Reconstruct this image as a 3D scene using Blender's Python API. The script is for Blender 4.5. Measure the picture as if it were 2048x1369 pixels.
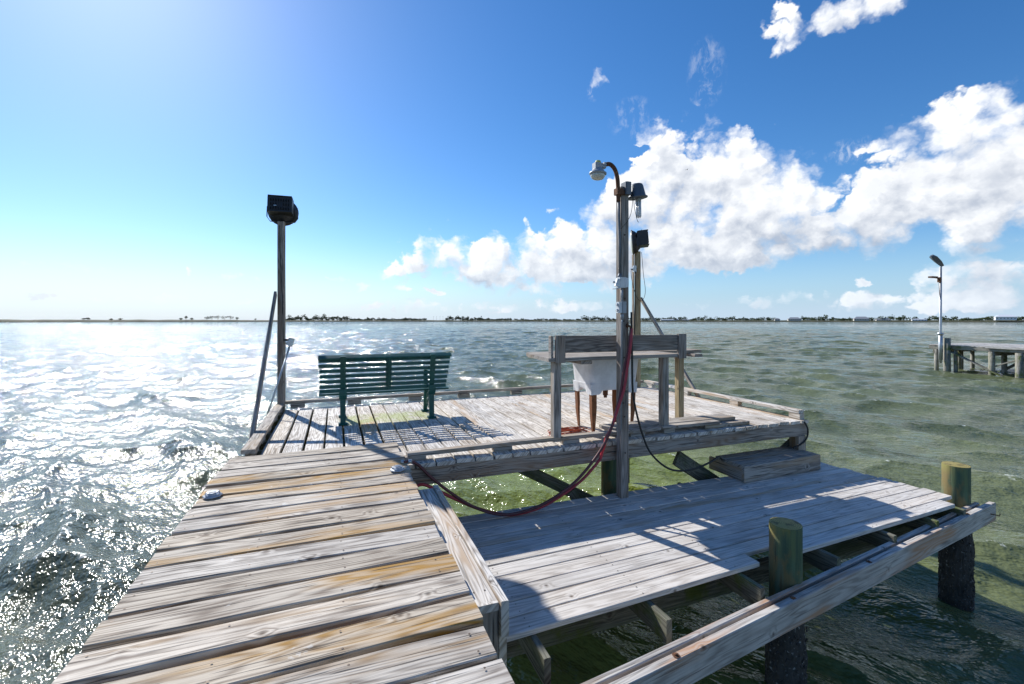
import bpy, bmesh, math, random
import numpy as np
from mathutils import Vector, Matrix, noise as mnoise
R = math.radians
random.seed(7)
for o in list(bpy.data.objects): bpy.data.objects.remove(o)
scene = bpy.context.scene
C = scene.collection

# ---------------------------------------------------------------- camera
CAMZ = 1.36                        # eye height above the upper deck (z = 0)
WATER = -1.7
cd = bpy.data.cameras.new('camera'); cam = bpy.data.objects.new('camera', cd); C.objects.link(cam)
cam.location = (0, 0, CAMZ); cam.rotation_euler = (R(90), 0, R(-21.15))
cd.lens = 16.0; cd.sensor_width = 36.0; cd.shift_y = -0.02124
cd.clip_start = 0.05; cd.clip_end = 9000
scene.camera = cam

# ---------------------------------------------------------------- sun, sky, exposure
SUN_AZ = -21.5; SUN_EL = 35.2      # degrees, azimuth from +Y towards +X
sv = Vector((math.sin(R(SUN_AZ))*math.cos(R(SUN_EL)), math.cos(R(SUN_AZ))*math.cos(R(SUN_EL)), math.sin(R(SUN_EL))))
sd = bpy.data.lights.new('sun', 'SUN'); sun = bpy.data.objects.new('sun', sd); C.objects.link(sun)
sd.energy = 5.0; sd.angle = R(0.53); sd.color = (1.0, 0.965, 0.9)
sun.rotation_euler = sv.to_track_quat('Z', 'Y').to_euler(); sun.location = (-8, 20, 16)
scene.view_settings.view_transform = 'Standard'; scene.view_settings.look = 'None'
scene.view_settings.exposure = 0.35; scene.view_settings.gamma = 1.0; scene.view_settings.use_curve_mapping = False

class NT:
    """small helper for building node trees"""
    def __init__(s, tree): s.t = tree; s.n = tree.nodes; s.l = tree.links
    def node(s, typ, **kw):
        n = s.n.new(typ)
        for k, v in kw.items(): setattr(n, k, v)
        return n
    def put(s, sock, v):
        if v is None: return
        if isinstance(v, bpy.types.NodeSocket): s.l.new(v, sock)
        else:
            if hasattr(sock.default_value, '__len__') and not hasattr(v, '__len__'): v = (v,)*len(sock.default_value)
            if hasattr(v, '__len__') and len(sock.default_value) == 4 and len(v) == 3: v = (*v, 1)
            sock.default_value = v
    def m(s, op, a, b=None, c=None, clamp=False):
        n = s.node('ShaderNodeMath', operation=op, use_clamp=clamp)
        s.put(n.inputs[0], a); s.put(n.inputs[1], b); s.put(n.inputs[2], c); return n.outputs[0]
    def v(s, op, a, b=None, c=None):
        n = s.node('ShaderNodeVectorMath', operation=op)
        s.put(n.inputs[0], a); s.put(n.inputs[1], b)
        if c is not None: s.put(n.inputs[3] if op == 'SCALE' else n.inputs[2], c)
        return n.outputs['Value'] if op in ('DOT_PRODUCT', 'LENGTH', 'DISTANCE') else n.outputs[0]
    def noise(s, vec, scale=1, detail=2, rough=.5, dist=0, out='Fac', dim='3D', lac=2.0):
        n = s.node('ShaderNodeTexNoise', noise_dimensions=dim)
        s.put(n.inputs['Vector'], vec)
        for k, v in (('Scale', scale), ('Detail', detail), ('Roughness', rough), ('Distortion', dist), ('Lacunarity', lac)): s.put(n.inputs[k], v)
        return n.outputs[out]
    def ss(s, x, a, b, lo=0., hi=1., interp='SMOOTHSTEP'):
        n = s.node('ShaderNodeMapRange', interpolation_type=interp)
        for i, v in enumerate((x, a, b, lo, hi)): s.put(n.inputs[i], v)
        return n.outputs[0]
    def mix(s, f, a, b, blend='MIX'):
        n = s.node('ShaderNodeMix', data_type='RGBA', blend_type=blend, clamp_factor=True)
        s.put(n.inputs[0], f); s.put(n.inputs[6], a); s.put(n.inputs[7], b); return n.outputs[2]
    def comb(s, x, y, z=0.):
        n = s.node('ShaderNodeCombineXYZ'); s.put(n.inputs[0], x); s.put(n.inputs[1], y); s.put(n.inputs[2], z); return n.outputs[0]
    def sep(s, v):
        n = s.node('ShaderNodeSeparateXYZ'); s.put(n.inputs[0], v); return n.outputs

# cumulus clouds: azimuth, elevation, half width, half height (degrees), weight
# (profiles of the long cloud bank, then single clouds)
TOP = [(1.55, 4.79), (2.79, 5.9), (4.39, 6.84), (6.73, 8.06), (8.81, 9.21), (9.42, 11.61), (10.33, 11.83), (11.24, 10.49), (13.7, 10.86), (15.56, 10.59), (17.13, 11.22), (19.64, 10.94), (21.53, 9.42), (22.47, 11.85), (23.42, 12.15), (25.92, 12.41), (27.79, 13.27), (29.65, 12.62), (31.49, 14.6), (32.7, 16.83), (34.2, 18.14), (35.81, 18.95), (36.57, 21.88), (37.44, 22.82), (39.74, 23.28), (41.42, 22.71), (43.6, 22.41), (45.72, 20.85), (47.26, 21.34), (48.76, 20.6), (50.23, 19.61), (51.65, 19.11), (53.03, 18.14), (54.15, 15.99), (55.24, 14.59), (56.31, 13.93), (57.35, 14.47), (58.16, 15.03), (59.35, 16.41), (60.49, 17.06), (61.61, 17.58), (62.68, 17.62), (63.72, 17.77), (64.23, 19.49), (64.73, 20.15), (65.71, 20.17), (66.96, 19.53), (68.15, 18.67), (69.52, 17.65), (72.21, 14.74), (74.57, 8.97)]
BOT = [(1.55, 4.79), (2.79, 5.54), (4.39, 4.87), (7.32, 4.82), (10.33, 5.12), (12.16, 6.26), (13.7, 5.04), (15.56, 3.94), (18.38, 3.33), (21.53, 4.15), (23.42, 4.77), (25.92, 3.51), (27.79, 4.12), (32.1, 3.46), (35.69, 4.32), (38.02, 4.27), (40.86, 4.79), (43.6, 5.57), (46.24, 5.74), (48.76, 5.17), (51.18, 6.03), (53.48, 6.41), (55.67, 6.0), (57.76, 5.84), (59.73, 5.93), (61.61, 7.2), (63.38, 7.92), (65.06, 6.37), (66.65, 5.85), (68.15, 6.24), (69.52, 6.7), (72.21, 6.74), (74.57, 8.6)]
BLOBS = [(57.3,28.76,3.90,1.48,1.5),(53.0,28.88,2.27,1.64,0.8),(59.7,28.65,2.31,0.95,0.7),(31.5,27.62,0.97,0.68,0.4),(57.8,16.51,1.38,0.70,0.8),(36.6,19.86,1.52,0.64,-1.2),(63.9,3.74,2.55,1.20,0.9),(67.9,3.92,2.67,1.55,0.9),(58.9,3.93,0.71,0.59,0.8),(65.1,1.95,8.60,0.91,0.6),(51.6,1.90,5.61,0.54,0.45),(8.2,3.74,0.84,0.43,0.8),(3.2,4.07,1.14,0.48,0.6),(11.5,3.60,0.98,0.31,0.5),(19.6,1.70,13.58,0.57,0.5),(-17.4,2.02,7.36,0.34,0.42),(23.4,3.71,3.14,0.75,0.6),(95,14,12,5,1),(115,10,14,4,.9),(-60,5,14,2,.5),(-110,20,20,7,.8),(150,18,22,7,.9)]
def make_world():
    w = bpy.data.worlds.new("World"); scene.world = w; w.use_nodes = True
    g = bpy.data.node_groups.new('cloud_field', 'ShaderNodeTree')
    g.interface.new_socket('P', in_out='INPUT', socket_type='NodeSocketVector')
    g.interface.new_socket('F', in_out='OUTPUT', socket_type='NodeSocketFloat'); g.interface.new_socket('H', in_out='OUTPUT', socket_type='NodeSocketFloat')
    G = NT(g); gi = G.node('NodeGroupInput'); go = G.node('NodeGroupOutput'); P0 = gi.outputs[0]
    wv = G.v('SUBTRACT', G.noise(G.v('MULTIPLY', P0, (.30, .34, 0)), 1, 4, .62, out='Color', dim='2D'), (.5, .5, .5))
    P = G.v('ADD', P0, G.v('MULTIPLY', wv, (3.2, 2.6, 0)))
    ax, ey, _ = G.sep(P)
    t = G.m('DIVIDE', G.m('ADD', ax, 0.0), 90.0)
    def curve(pts):
        n = G.node('ShaderNodeFloatCurve'); cu = n.mapping.curves[0]
        while len(cu.points) > 2: cu.points.remove(cu.points[1])
        cu.points[0].location = (0, pts[0][1]/30); cu.points[1].location = (1, pts[-1][1]/30)
        for a, e in pts: cu.points.new(a/90, e/30)
        for p in cu.points: p.handle_type = 'VECTOR'
        n.mapping.update(); G.put(n.inputs['Value'], t); return G.m('MULTIPLY', n.outputs[0], 30)
    top, bot = curve(TOP), curve(BOT)
    wide = G.ss(G.m('SUBTRACT', top, bot), 0, 8, .8, 2.6, 'LINEAR')
    acc = G.m('SMOOTH_MIN', G.m('DIVIDE', G.m('SUBTRACT', top, ey), wide), G.m('DIVIDE', G.m('SUBTRACT', ey, bot), 1.1), .5)
    acc = G.m('MINIMUM', acc, 1.6)
    acc = G.m('SUBTRACT', acc, .1)
    for a, e, rx, ry, wt in BLOBS:
        d = G.v('MULTIPLY_ADD', P, (1/rx, 1/ry, 0), (-a/rx, -e/ry, 0))
        if wt > 0: acc = G.m('SMOOTH_MAX', acc, G.m('MULTIPLY_ADD', G.v('DOT_PRODUCT', d, d), -wt*.75, wt), .3)
        else: acc = G.m('MULTIPLY_ADD', G.m('MAXIMUM', G.m('SUBTRACT', 1, G.v('DOT_PRODUCT', d, d)), 0), wt*1.8, acc)
    acc = G.m('ADD', acc, G.ss(ax, 58, 66, .04, .42))
    # rounded billows at three sizes, then a little fray
    for sc, am in ((.22, 1.15), (.58, .66), (1.6, .20)):
        vo = G.node('ShaderNodeTexVoronoi', voronoi_dimensions='2D', feature='F1'); G.put(vo.inputs['Vector'], G.v('MULTIPLY', P, (sc, sc*1.2, 0))); G.put(vo.inputs['Scale'], 1.0)
        acc = G.m('MULTIPLY_ADD', G.m('SUBTRACT', .42, vo.outputs['Distance']), am*1.5, acc)
    acc = G.m('MULTIPLY_ADD', G.m('SUBTRACT', G.noise(G.v('MULTIPLY', P0, (1.3, 1.7, 0)), 1, 4, .6, dim='2D'), .5), .5, acc)
    G.l.new(G.m('DIVIDE', G.m('SUBTRACT', ey, bot), G.m('MAXIMUM', G.m('SUBTRACT', top, bot), 1.5)), go.inputs[1])
    G.l.new(acc, go.inputs[0])

    W = NT(w.node_tree); W.n.clear()
    tc = W.node('ShaderNodeTexCoord').outputs['Generated']
    x, y, z = W.sep(W.v('NORMALIZE', tc))
    az = W.m('MULTIPLY', W.m('ARCTAN2', x, y), 57.2958); el = W.m('MULTIPLY', W.m('ARCSINE', z), 57.2958)
    P = W.comb(az, el)
    def F(p, o=0):
        n = W.node('ShaderNodeGroup'); n.node_tree = g; W.put(n.inputs[0], p); return n.outputs if o else n.outputs[0]
    f0, hrel = F(P, 1)[:2]; f1 = F(W.v('ADD', P, (-.9, 1.15, 0)))
    wisp = W.noise(W.v('MULTIPLY', P, (.16, .2, 0)), 1, 2, .5)
    alpha = W.ss(f0, .0, W.ss(wisp, .38, .62, .55, 1.9))
    # thin torn wisps high up beside the bank
    wn = W.noise(W.v('MULTIPLY', W.v('ADD', P, W.v('MULTIPLY', W.noise(W.v('MULTIPLY', P, (.3, .3, 0)), 1, 3, .6, out='Color'), (2.2, 3.0, 0))), (.75, .42, 0)), 1, 5, .68)
    wm = None
    for a, e, rx, ry, wt in ((44.3, 26.6, 2.3, 3.6, .36), (36.0, 23.2, 3.2, 2.4, .36), (31.5, 26.2, 1.3, 1.0, .5), (58, 16.6, 2.6, 1.4, .6)):
        d = W.v('MULTIPLY_ADD', P, (1/rx, 1/ry, 0), (-a/rx, -e/ry, 0)); q = W.m('MULTIPLY', W.m('MAXIMUM', W.m('SUBTRACT', 1, W.v('DOT_PRODUCT', d, d)), 0), wt)
        wm = q if wm is None else W.m('MAXIMUM', wm, q)
    alpha = W.m('MAXIMUM', alpha, W.m('MULTIPLY', wm, W.ss(wn, .46, .72)))
    lit = W.m('SUBTRACT', f0, f1)
    thick = W.ss(f0, .3, 1.6)
    bright = W.m('ADD', W.m('ADD', W.ss(lit, -1.4, 1.0, .05, 1.0, 'LINEAR'), W.m('MULTIPLY', thick, -.34)), W.ss(hrel, .0, 1.0, -.05, .42, 'LINEAR'))
    soft = W.noise(W.v('MULTIPLY', P, (.13, .19, 0)), 1, 3, .5)
    bright = W.m('ADD', bright, W.ss(soft, .35, .65, -.12, .34))
    ccol = W.mix(W.m('MULTIPLY', bright, 1, clamp=True), (3.9, 4.35, 5.2), (8.8, 8.9, 9.0))
    # low clouds take the colour of the air
    low = W.ss(el, 1.0, 9.0)
    ccol = W.mix(low, W.mix(.45, ccol, (5.2, 6.2, 7.4)), ccol)
    sky = W.node('ShaderNodeTexSky', sky_type='NISHITA', sun_disc=False, sun_elevation=R(SUN_EL), sun_rotation=R(SUN_AZ),
                 air_density=1.0, dust_density=.27, ozone_density=3.0, altitude=0)
    hs = W.node('ShaderNodeHueSaturation'); W.put(hs.inputs['Color'], sky.outputs[0]); W.put(hs.inputs['Saturation'], SKY_SAT)
    skyc = W.mix(1.0, hs.outputs[0], SKY_TINT, 'MULTIPLY')
    # pale haze that lies on the water, whiter towards the sun
    tosun = W.ss(W.v('DOT_PRODUCT', W.v('NORMALIZE', tc), tuple(Vector((sv.x, sv.y, 0)).normalized())), .55, 1.0)
    skyc = W.mix(W.ss(el, -2, 10, .85, 0), skyc, W.mix(tosun, (3.3, 4.9, 7.0), (5.4, 6.5, 7.9)))
    skyc = W.mix(W.ss(el, -1, 3.5, .45, 0), skyc, (5.6, 6.6, 7.8))
    above = W.ss(el, -.3, .6)
    col = W.mix(W.m('MULTIPLY', alpha, W.m('MULTIPLY', above, .96)), skyc, ccol)
    bg = W.node('ShaderNodeBackground'); W.put(bg.inputs['Color'], col); W.put(bg.inputs['Strength'], 0.1)
    W.l.new(bg.outputs[0], W.node('ShaderNodeOutputWorld').inputs[0])
SKY_SAT = 1.27; SKY_TINT = (.90, 1.02, 1.15)
make_world()
try:
    scene.world.cycles.sampling_method = 'MANUAL'; scene.world.cycles.sample_map_resolution = 1024
except Exception: pass

# ================================================================ helpers
Z = Vector((0, 0, 1))
class MB:
    """collects shapes into ONE mesh; uv in metres with u along the grain"""
    def __init__(s): s.v = []; s.f = []; s.uv = []; s.mi = []; s.sm = []
    def face(s, idx, uv=None, mat=0, smooth=False):
        s.f.append(tuple(idx)); s.uv.append(uv or [(0, 0)]*len(idx)); s.mi.append(mat); s.sm.append(smooth)
    def loft(s, rings, closed=True, caps=True, mat=0, smooth=False, us=None, u0=None, v0=None):
        """rings of equal length joined in order"""
        n = len(rings[0]); base = len(s.v)
        for r in rings: s.v.extend([tuple(p) for p in r])
        if u0 is None: u0 = random.uniform(0, 50)
        if v0 is None: v0 = random.uniform(0, 50)
        L = [0.]
        for a, b in zip(rings, rings[1:]): L.append(L[-1] + (Vector(b[0])-Vector(a[0])).length)
        per = [0.]; r0 = rings[0]
        for i in range(n): per.append(per[-1] + (Vector(r0[(i+1) % n])-Vector(r0[i])).length)
        m = n if closed else n-1
        for k in range(len(rings)-1):
            for i in range(m):
                j = (i+1) % n
                s.face((base+k*n+i, base+k*n+j, base+(k+1)*n+j, base+(k+1)*n+i),
                       [(u0+L[k], v0+per[i]), (u0+L[k], v0+per[i+1]), (u0+L[k+1], v0+per[i+1]), (u0+L[k+1], v0+per[i])], mat, smooth)
        if caps and closed:
            c = sum((Vector(p) for p in r0), Vector())/n
            for k, rev in ((0, True), (len(rings)-1, False)):
                ids = [base+k*n+i for i in range(n)]; ring = rings[k]
                e1 = (Vector(ring[1])-Vector(ring[0])); e1 = e1.normalized() if e1.length else Vector((1, 0, 0))
                nn = Vector(ring[n//3])-Vector(ring[0]); e2 = nn - e1*nn.dot(e1); e2 = e2.normalized() if e2.length > 1e-9 else Vector((0, 0, 1))
                uv = [(u0+90+(Vector(p)-Vector(ring[0])).dot(e1)*.4, v0+90+(Vector(p)-Vector(ring[0])).dot(e2)) for p in ring]
                if rev: ids = ids[::-1]; uv = uv[::-1]
                s.face(ids, uv, mat, False)
    def plank(s, a, b, w, t, up=Z, w1=None, mat=0, segs=1, cham=.004, jit=0., nails=None, nmat=1):
        """board whose TOP centre line runs a > b"""
        a = Vector(a); b = Vector(b); d = (b-a).normalized(); up = Vector(up); up = (up-d*up.dot(d)).normalized(); sd = d.cross(up)
        w1 = w if w1 is None else w1; ph = random.uniform(0, 99); rings = []
        for k in range(segs+1):
            q = k/segs; c = a.lerp(b, q); h = (w+(w1-w)*q)/2; x = q*(b-a).length
            dz = jit*mnoise.noise(Vector((x*.9, ph, 0)))*1.6; dl = jit*mnoise.noise(Vector((x*2.1, ph, 7)))*.8; dr = jit*mnoise.noise(Vector((x*2.1, ph, 17)))*.8
            tw = jit*mnoise.noise(Vector((x*.5, ph, 27)))*1.6
            e = cham
            prof = [(-h+dl, -e-tw), (-h+dl+e, -tw), (h+dr-e, tw), (h+dr, -e+tw), (h+dr, -t+e+tw), (h+dr-e, -t+tw), (-h+dl+e, -t-tw), (-h+dl, -t+e-tw)]
            rings.append([c + sd*p + up*(z+dz) for p, z in prof])
        s.loft(rings, mat=mat)
        if nails:
            for x, y in nails:
                p = a + d*x + sd*y + up*.0022
                s.disc(p, up, .0052, nmat)
    def disc(s, p, nrm, r, mat=0, n=7):
        nrm = Vector(nrm).normalized(); e1 = nrm.orthogonal().normalized(); e2 = nrm.cross(e1); b = len(s.v)
        for i in range(n):
            q = 2*math.pi*i/n; s.v.append(tuple(Vector(p)+e1*r*math.cos(q)+e2*r*math.sin(q)))
        s.face(range(b, b+n), None, mat)
    def box(s, c, size, rot=None, mat=0, cham=.003):
        """chamfered box centred at c"""
        sx, sy, sz = size; c = Vector(c); M = rot or Matrix.Identity(3)
        ax = max(range(3), key=lambda i: size[i]); dirs = [Vector((1, 0, 0)), Vector((0, 1, 0)), Vector((0, 0, 1))]
        d = M @ dirs[ax]; up = M @ dirs[(ax+1) % 3]; L = size[ax]; t = size[(ax+1) % 3]; w = size[(ax+2) % 3]
        s.plank(c - d*L/2 + up*t/2, c + d*L/2 + up*t/2, w, t, up, mat=mat, cham=min(cham, t/3, w/3))
    def post(s, x, y, z0, z1, w=.09, rz=0., mat=0, lean=(0, 0), w2=None):
        w2 = w2 or w
        up = Vector((math.cos(rz), math.sin(rz), 0))
        a = Vector((x, y, z0)) + up*w2/2; b = Vector((x+lean[0], y+lean[1], z1)) + up*w2/2
        s.plank(a, b, w, w2, up, mat=mat, cham=.006, segs=5, jit=.0015)
    def tube(s, pts, r, n=10, mat=0, caps=True, smooth=True):
        pts = [Vector(p) for p in pts]; rings = []; prev = None
        for i, p in enumerate(pts):
            t = (pts[min(i+1, len(pts)-1)] - pts[max(i-1, 0)]).normalized()
            if prev is None: e1 = t.orthogonal().normalized()
            else: e1 = (prev - t*prev.dot(t)).normalized()
            prev = e1; e2 = t.cross(e1); rr = r[i] if hasattr(r, '__len__') else r
            rings.append([p + e1*rr*math.cos(2*math.pi*k/n) + e2*rr*math.sin(2*math.pi*k/n) for k in range(n)])
        s.loft(rings, caps=caps, mat=mat, smooth=smooth)
    def lathe(s, prof, o=(0, 0, 0), axis=Z, n=24, mat=0, smooth=True, caps=True):
        """prof: (radius, height along axis)"""
        axis = Vector(axis).normalized(); e1 = axis.orthogonal().normalized(); e2 = axis.cross(e1); o = Vector(o)
        rings = [[o + axis*h + (e1*math.cos(2*math.pi*k/n) + e2*math.sin(2*math.pi*k/n))*max(r, 1e-4) for k in range(n)] for r, h in prof]
        s.loft(rings, mat=mat, smooth=smooth, caps=caps)
    def build(s, name, mats, parent=None):
        me = bpy.data.meshes.new(name); me.from_pydata(s.v, [], s.f)
        uvl = me.uv_layers.new(name='UVMap'); flat = np.array([c for f in s.uv for c in f], dtype=np.float32).ravel()
        uvl.data.foreach_set('uv', flat)
        me.polygons.foreach_set('material_index', s.mi); me.polygons.foreach_set('use_smooth', s.sm)
        for m in (mats if isinstance(mats, (list, tuple)) else [mats]): me.materials.append(m)
        bm = bmesh.new(); bm.from_mesh(me); bmesh.ops.recalc_face_normals(bm, faces=bm.faces); bm.to_mesh(me); bm.free()
        me.update(); o = bpy.data.objects.new(name, me); C.objects.link(o)
        if parent: o.parent = parent; o.matrix_parent_inverse = parent.matrix_basis.inverted()
        return o
def bez(pts, n=8):
    """Catmull-Rom through the points"""
    P = [Vector(p) for p in pts]; P = [P[0]*2-P[1]] + P + [P[-1]*2-P[-2]]; out = []
    for i in range(1, len(P)-2):
        for k in range(n):
            t = k/n; a, b, c, d = P[i-1:i+3]
            out.append(.5*((2*b)+(c-a)*t+(2*a-5*b+4*c-d)*t*t+(3*b-a-3*c+d)*t**3))
    out.append(P[-2]); return out
def tag(o, label=None, cat=None, group=None, kind=None):
    for k, v in (('label', label), ('category', cat), ('group', group), ('kind', kind)):
        if v: o[k] = v
    return o
def thing(name, label, cat, loc=(0, 0, 0), rz=0., group=None):
    o = bpy.data.objects.new(name, None); C.objects.link(o); o.location = loc; o.rotation_euler = (0, 0, rz)
    o.empty_display_size = .2
    return tag(o, label, cat, group)
def sub(name, mb, mats, root):
    """part modelled in its thing's own coordinates"""
    o = mb.build(name, mats); o.parent = root; return o
def copy_tree(o, parent=None):
    c = o.copy(); C.objects.link(c); c.parent = parent
    for ch in [x for x in bpy.data.objects if x.parent == o and x != c]: copy_tree(ch, c)
    return c

# ================================================================ materials
def new_mat(name):
    m = bpy.data.materials.new(name); m.use_nodes = True; T = NT(m.node_tree); T.n.clear()
    b = T.node('ShaderNodeBsdfPrincipled'); T.l.new(b.outputs[0], T.node('ShaderNodeOutputMaterial').inputs[0]); return m, T, b
def wood(name, light=(.46, .42, .37), dark=(.19, .165, .14), stain=(.40, .24, .10), stain_amt=.5, var=.28, rings=85., knots=.66,
         moss=0., damp=None, bump=.5, moss_box=None, white=0., crk=.8):
    m, T, b = new_mat(name)
    uv = T.node('ShaderNodeTexCoord').outputs['UV']; ob = T.node('ShaderNodeTexCoord').outputs['Object']
    isl = T.node('ShaderNodeNewGeometry').outputs['Random Per Island']
    isl2 = T.m('FRACT', T.m('MULTIPLY', isl, 37.7)); isl3 = T.m('FRACT', T.m('MULTIPLY', isl, 91.3))
    vo = T.node('ShaderNodeTexVoronoi', voronoi_dimensions='2D', feature='F1'); T.put(vo.inputs['Vector'], uv); T.put(vo.inputs['Scale'], 4.2)
    off = T.v('MULTIPLY', T.v('SUBTRACT', uv, vo.outputs['Position']), (.55, 1.0, 0)) if False else None
    kd = vo.outputs['Distance']; kr = T.sep(vo.outputs['Color'])[0]
    ison = T.ss(kr, knots, knots+.02)
    kn = T.m('MULTIPLY', ison, T.ss(kd, .0, .30, 1., 0.))
    field = T.noise(T.v('MULTIPLY', uv, (.55, 6.5, 0)), 1, 2, .45, dim='2D')
    field = T.m('MULTIPLY_ADD', kn, .10, field)
    ring = T.m('MULTIPLY_ADD', T.m('SINE', T.m('MULTIPLY', field, rings)), .5, .5)
    ring = T.m('POWER', ring, 1.6)
    fine = T.noise(T.v('MULTIPLY', uv, (4, 130, 0)), 1, 3, .6, dim='2D')
    mid = T.noise(T.v('MULTIPLY', uv, (1.7, 34, 0)), 1, 3, .55, dim='2D')
    crack = T.ss(T.noise(T.v('MULTIPLY', uv, (1.9, 80, 0)), 1, 1, .5, dim='2D'), .655, .72)
    big = T.noise(T.v('MULTIPLY', ob, (2.3, 2.3, 2.3)), 1, 4, .6)
    k = T.m('ADD', T.m('MULTIPLY', ring, .52), T.m('ADD', T.m('MULTIPLY', T.ss(fine, .3, .75), .24), T.m('MULTIPLY', T.ss(mid, .35, .7), .30)))
    k = T.m('ADD', k, T.m('MULTIPLY', T.ss(big, .38, .68), .34))
    col = T.mix(T.m('MULTIPLY', T.m('POWER', k, 1.25), .95, clamp=True), light, dark)
    sm = T.m('MULTIPLY', T.ss(T.noise(T.v('MULTIPLY', uv, (.8, 5, 0)), 1, 3, .5, dim='2D'), .46, .68), T.ss(isl2, 1-stain_amt*.95, 1.05-stain_amt*.6))
    sm = T.m('MULTIPLY', sm, T.m('MULTIPLY_ADD', ring, .35, .55))
    col = T.mix(sm, col, stain)
    if white: col = T.mix(T.m('MULTIPLY', T.ss(T.noise(T.v('MULTIPLY', ob, (3.4, 3.4, 3.4)), 1, 5, .72), .64, .68), white), col, (.7, .7, .68))
    col = T.mix(T.m('MULTIPLY', T.ss(kd, .0, .11, 1., 0.), T.m('MULTIPLY', ison, .85)), col, (.07, .045, .03))
    col = T.mix(T.m('MULTIPLY', crack, crk), col, (.045, .04, .035))
    val = T.m('MULTIPLY_ADD', isl, var, 1-var*.5)
    h = T.node('ShaderNodeHueSaturation'); T.put(h.inputs['Color'], col); T.put(h.inputs['Value'], val); T.put(h.inputs['Saturation'], T.m('MULTIPLY_ADD', isl3, .6, .72))
    col = h.outputs[0]
    if moss:
        mm = T.ss(T.noise(ob, 1.7, 6, .7), .62-moss*.35, .74-moss*.35)
        col = T.mix(T.m('MULTIPLY', mm, .9), col, T.mix(T.noise(ob, 14, 3), (.045, .07, .012), (.14, .17, .03)))
    if moss_box:    # growth that stands in one place: (x0, x1, y0, y1, soft)
        x, y, z = T.sep(ob); x0, x1, y0, y1, sf = moss_box
        n = T.noise(ob, 2.6, 5, .7)
        wob = T.m('MULTIPLY', T.m('SUBTRACT', n, .5), .5); x = T.m('ADD', x, wob); y = T.m('ADD', y, wob)
        q = T.m('MULTIPLY', T.m('MULTIPLY', T.ss(x, x0-sf, x0), T.ss(x, x1, x1+sf, 1, 0)), T.m('MULTIPLY', T.ss(y, y0-sf, y0), T.ss(y, y1, y1+sf, 1, 0)))
        q = T.m('MULTIPLY', q, T.ss(n, .34, .52))
        col = T.mix(T.m('MULTIPLY', q, .62), col, (.30, .36, .08))
    T.put(b.inputs['Base Color'], col); T.put(b.inputs['Roughness'], T.m('MULTIPLY_ADD', ring, .12, .72))
    T.put(b.inputs['Specular IOR Level'], .25)
    hgt = T.m('SUBTRACT', T.m('ADD', T.m('MULTIPLY', ring, -.35), T.m('MULTIPLY', fine, -.7)), T.m('MULTIPLY', crack, 1.5))
    hgt = T.m('SUBTRACT', hgt, T.m('MULTIPLY', T.ss(kd, .0, .1, 1., 0.), ison))
    bp = T.node('ShaderNodeBump'); T.put(bp.inputs['Strength'], bump); T.put(bp.inputs['Distance'], .004); T.put(bp.inputs['Height'], hgt)
    T.l.new(bp.outputs[0], b.inputs['Normal'])
    return m
def plain(name, col, rough=.5, metal=0., spots=None, spot_scale=12., spot_thr=.58, amt=.8, bump=0., bscale=30., var=.12, spec=.4, trans=0.):
    m, T, b = new_mat(name); ob = T.node('ShaderNodeTexCoord').outputs['Object']
    n = T.noise(ob, 6, 5, .65)
    c = T.mix(T.ss(n, .3, .7), tuple(x*(1-var) for x in col), tuple(min(1, x*(1+var)) for x in col))
    if spots: c = T.mix(T.m('MULTIPLY', T.ss(T.noise(ob, spot_scale, 5, .7), spot_thr, spot_thr+.07), amt), c, spots)
    T.put(b.inputs['Base Color'], c); T.put(b.inputs['Metallic'], metal); T.put(b.inputs['Roughness'], T.m('MULTIPLY_ADD', n, .2, rough-.1))
    T.put(b.inputs['Specular IOR Level'], spec); T.put(b.inputs['Transmission Weight'], trans)
    if bump:
        bp = T.node('ShaderNodeBump'); T.put(bp.inputs['Strength'], bump); T.put(bp.inputs['Distance'], .01)
        T.put(bp.inputs['Height'], T.noise(ob, bscale, 4, .6)); T.l.new(bp.outputs[0], b.inputs['Normal'])
    return m
M = {}
M['walk'] = wood('weathered_walkway_wood', (.58, .52, .44), (.205, .168, .137), (.42, .25, .09), .8, .34, 80, white=.45, crk=.7, knots=.8)
M['deck'] = wood('bleached_deck_wood', (.76, .71, .64), (.30, .25, .20), (.46, .30, .16), .5, .2, 80, crk=.5, moss_box=(.25, 1.15, 6.42, 6.75, .25))
M['low'] = wood('pale_lower_deck_wood', (.70, .66, .61), (.42, .38, .34), (.46, .34, .22), .3, .14, 70, bump=.3, knots=.84, white=.12, crk=.35)
M['beam'] = wood('brown_grey_beam_wood', (.42, .365, .31), (.16, .13, .105), (.24, .14, .07), .4, .2, 80)
M['fender'] = wood('pale_fender_wood', (.56, .53, .49), (.30, .27, .24), (.45, .22, .09), .2, .1, 70, knots=.85, crk=.4)
M['curb'] = wood('grey_curb_wood', (.45, .405, .35), (.18, .15, .125), (.36, .25, .14), .3, .2, 80)
M['shadewood'] = wood('dark_post_wood', (.37, .32, .275), (.135, .11, .09), (.17, .11, .07), .3, .12, 90)
M['treated'] = wood('treated_yellow_wood', (.42, .33, .17), (.22, .155, .07), (.40, .24, .09), .6, .1, 75, knots=.85)
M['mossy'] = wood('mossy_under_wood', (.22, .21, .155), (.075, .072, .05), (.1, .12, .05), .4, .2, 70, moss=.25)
M['farwood'] = wood('far_pier_wood', (.36, .34, .29), (.13, .12, .095), (.2, .2, .12), .3, .2, 70, moss=.3)
M['fardeck'] = wood('far_pier_deck_wood', (.62, .59, .56), (.35, .33, .30), (.4, .35, .3), .1, .2, 50)
M['nail'] = plain('rusty_nail', (.10, .075, .06), .6, .6)
M['galv'] = plain('galvanised_metal', (.46, .48, .50), .45, .7, (.25, .16, .1), 18, .66)
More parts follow.
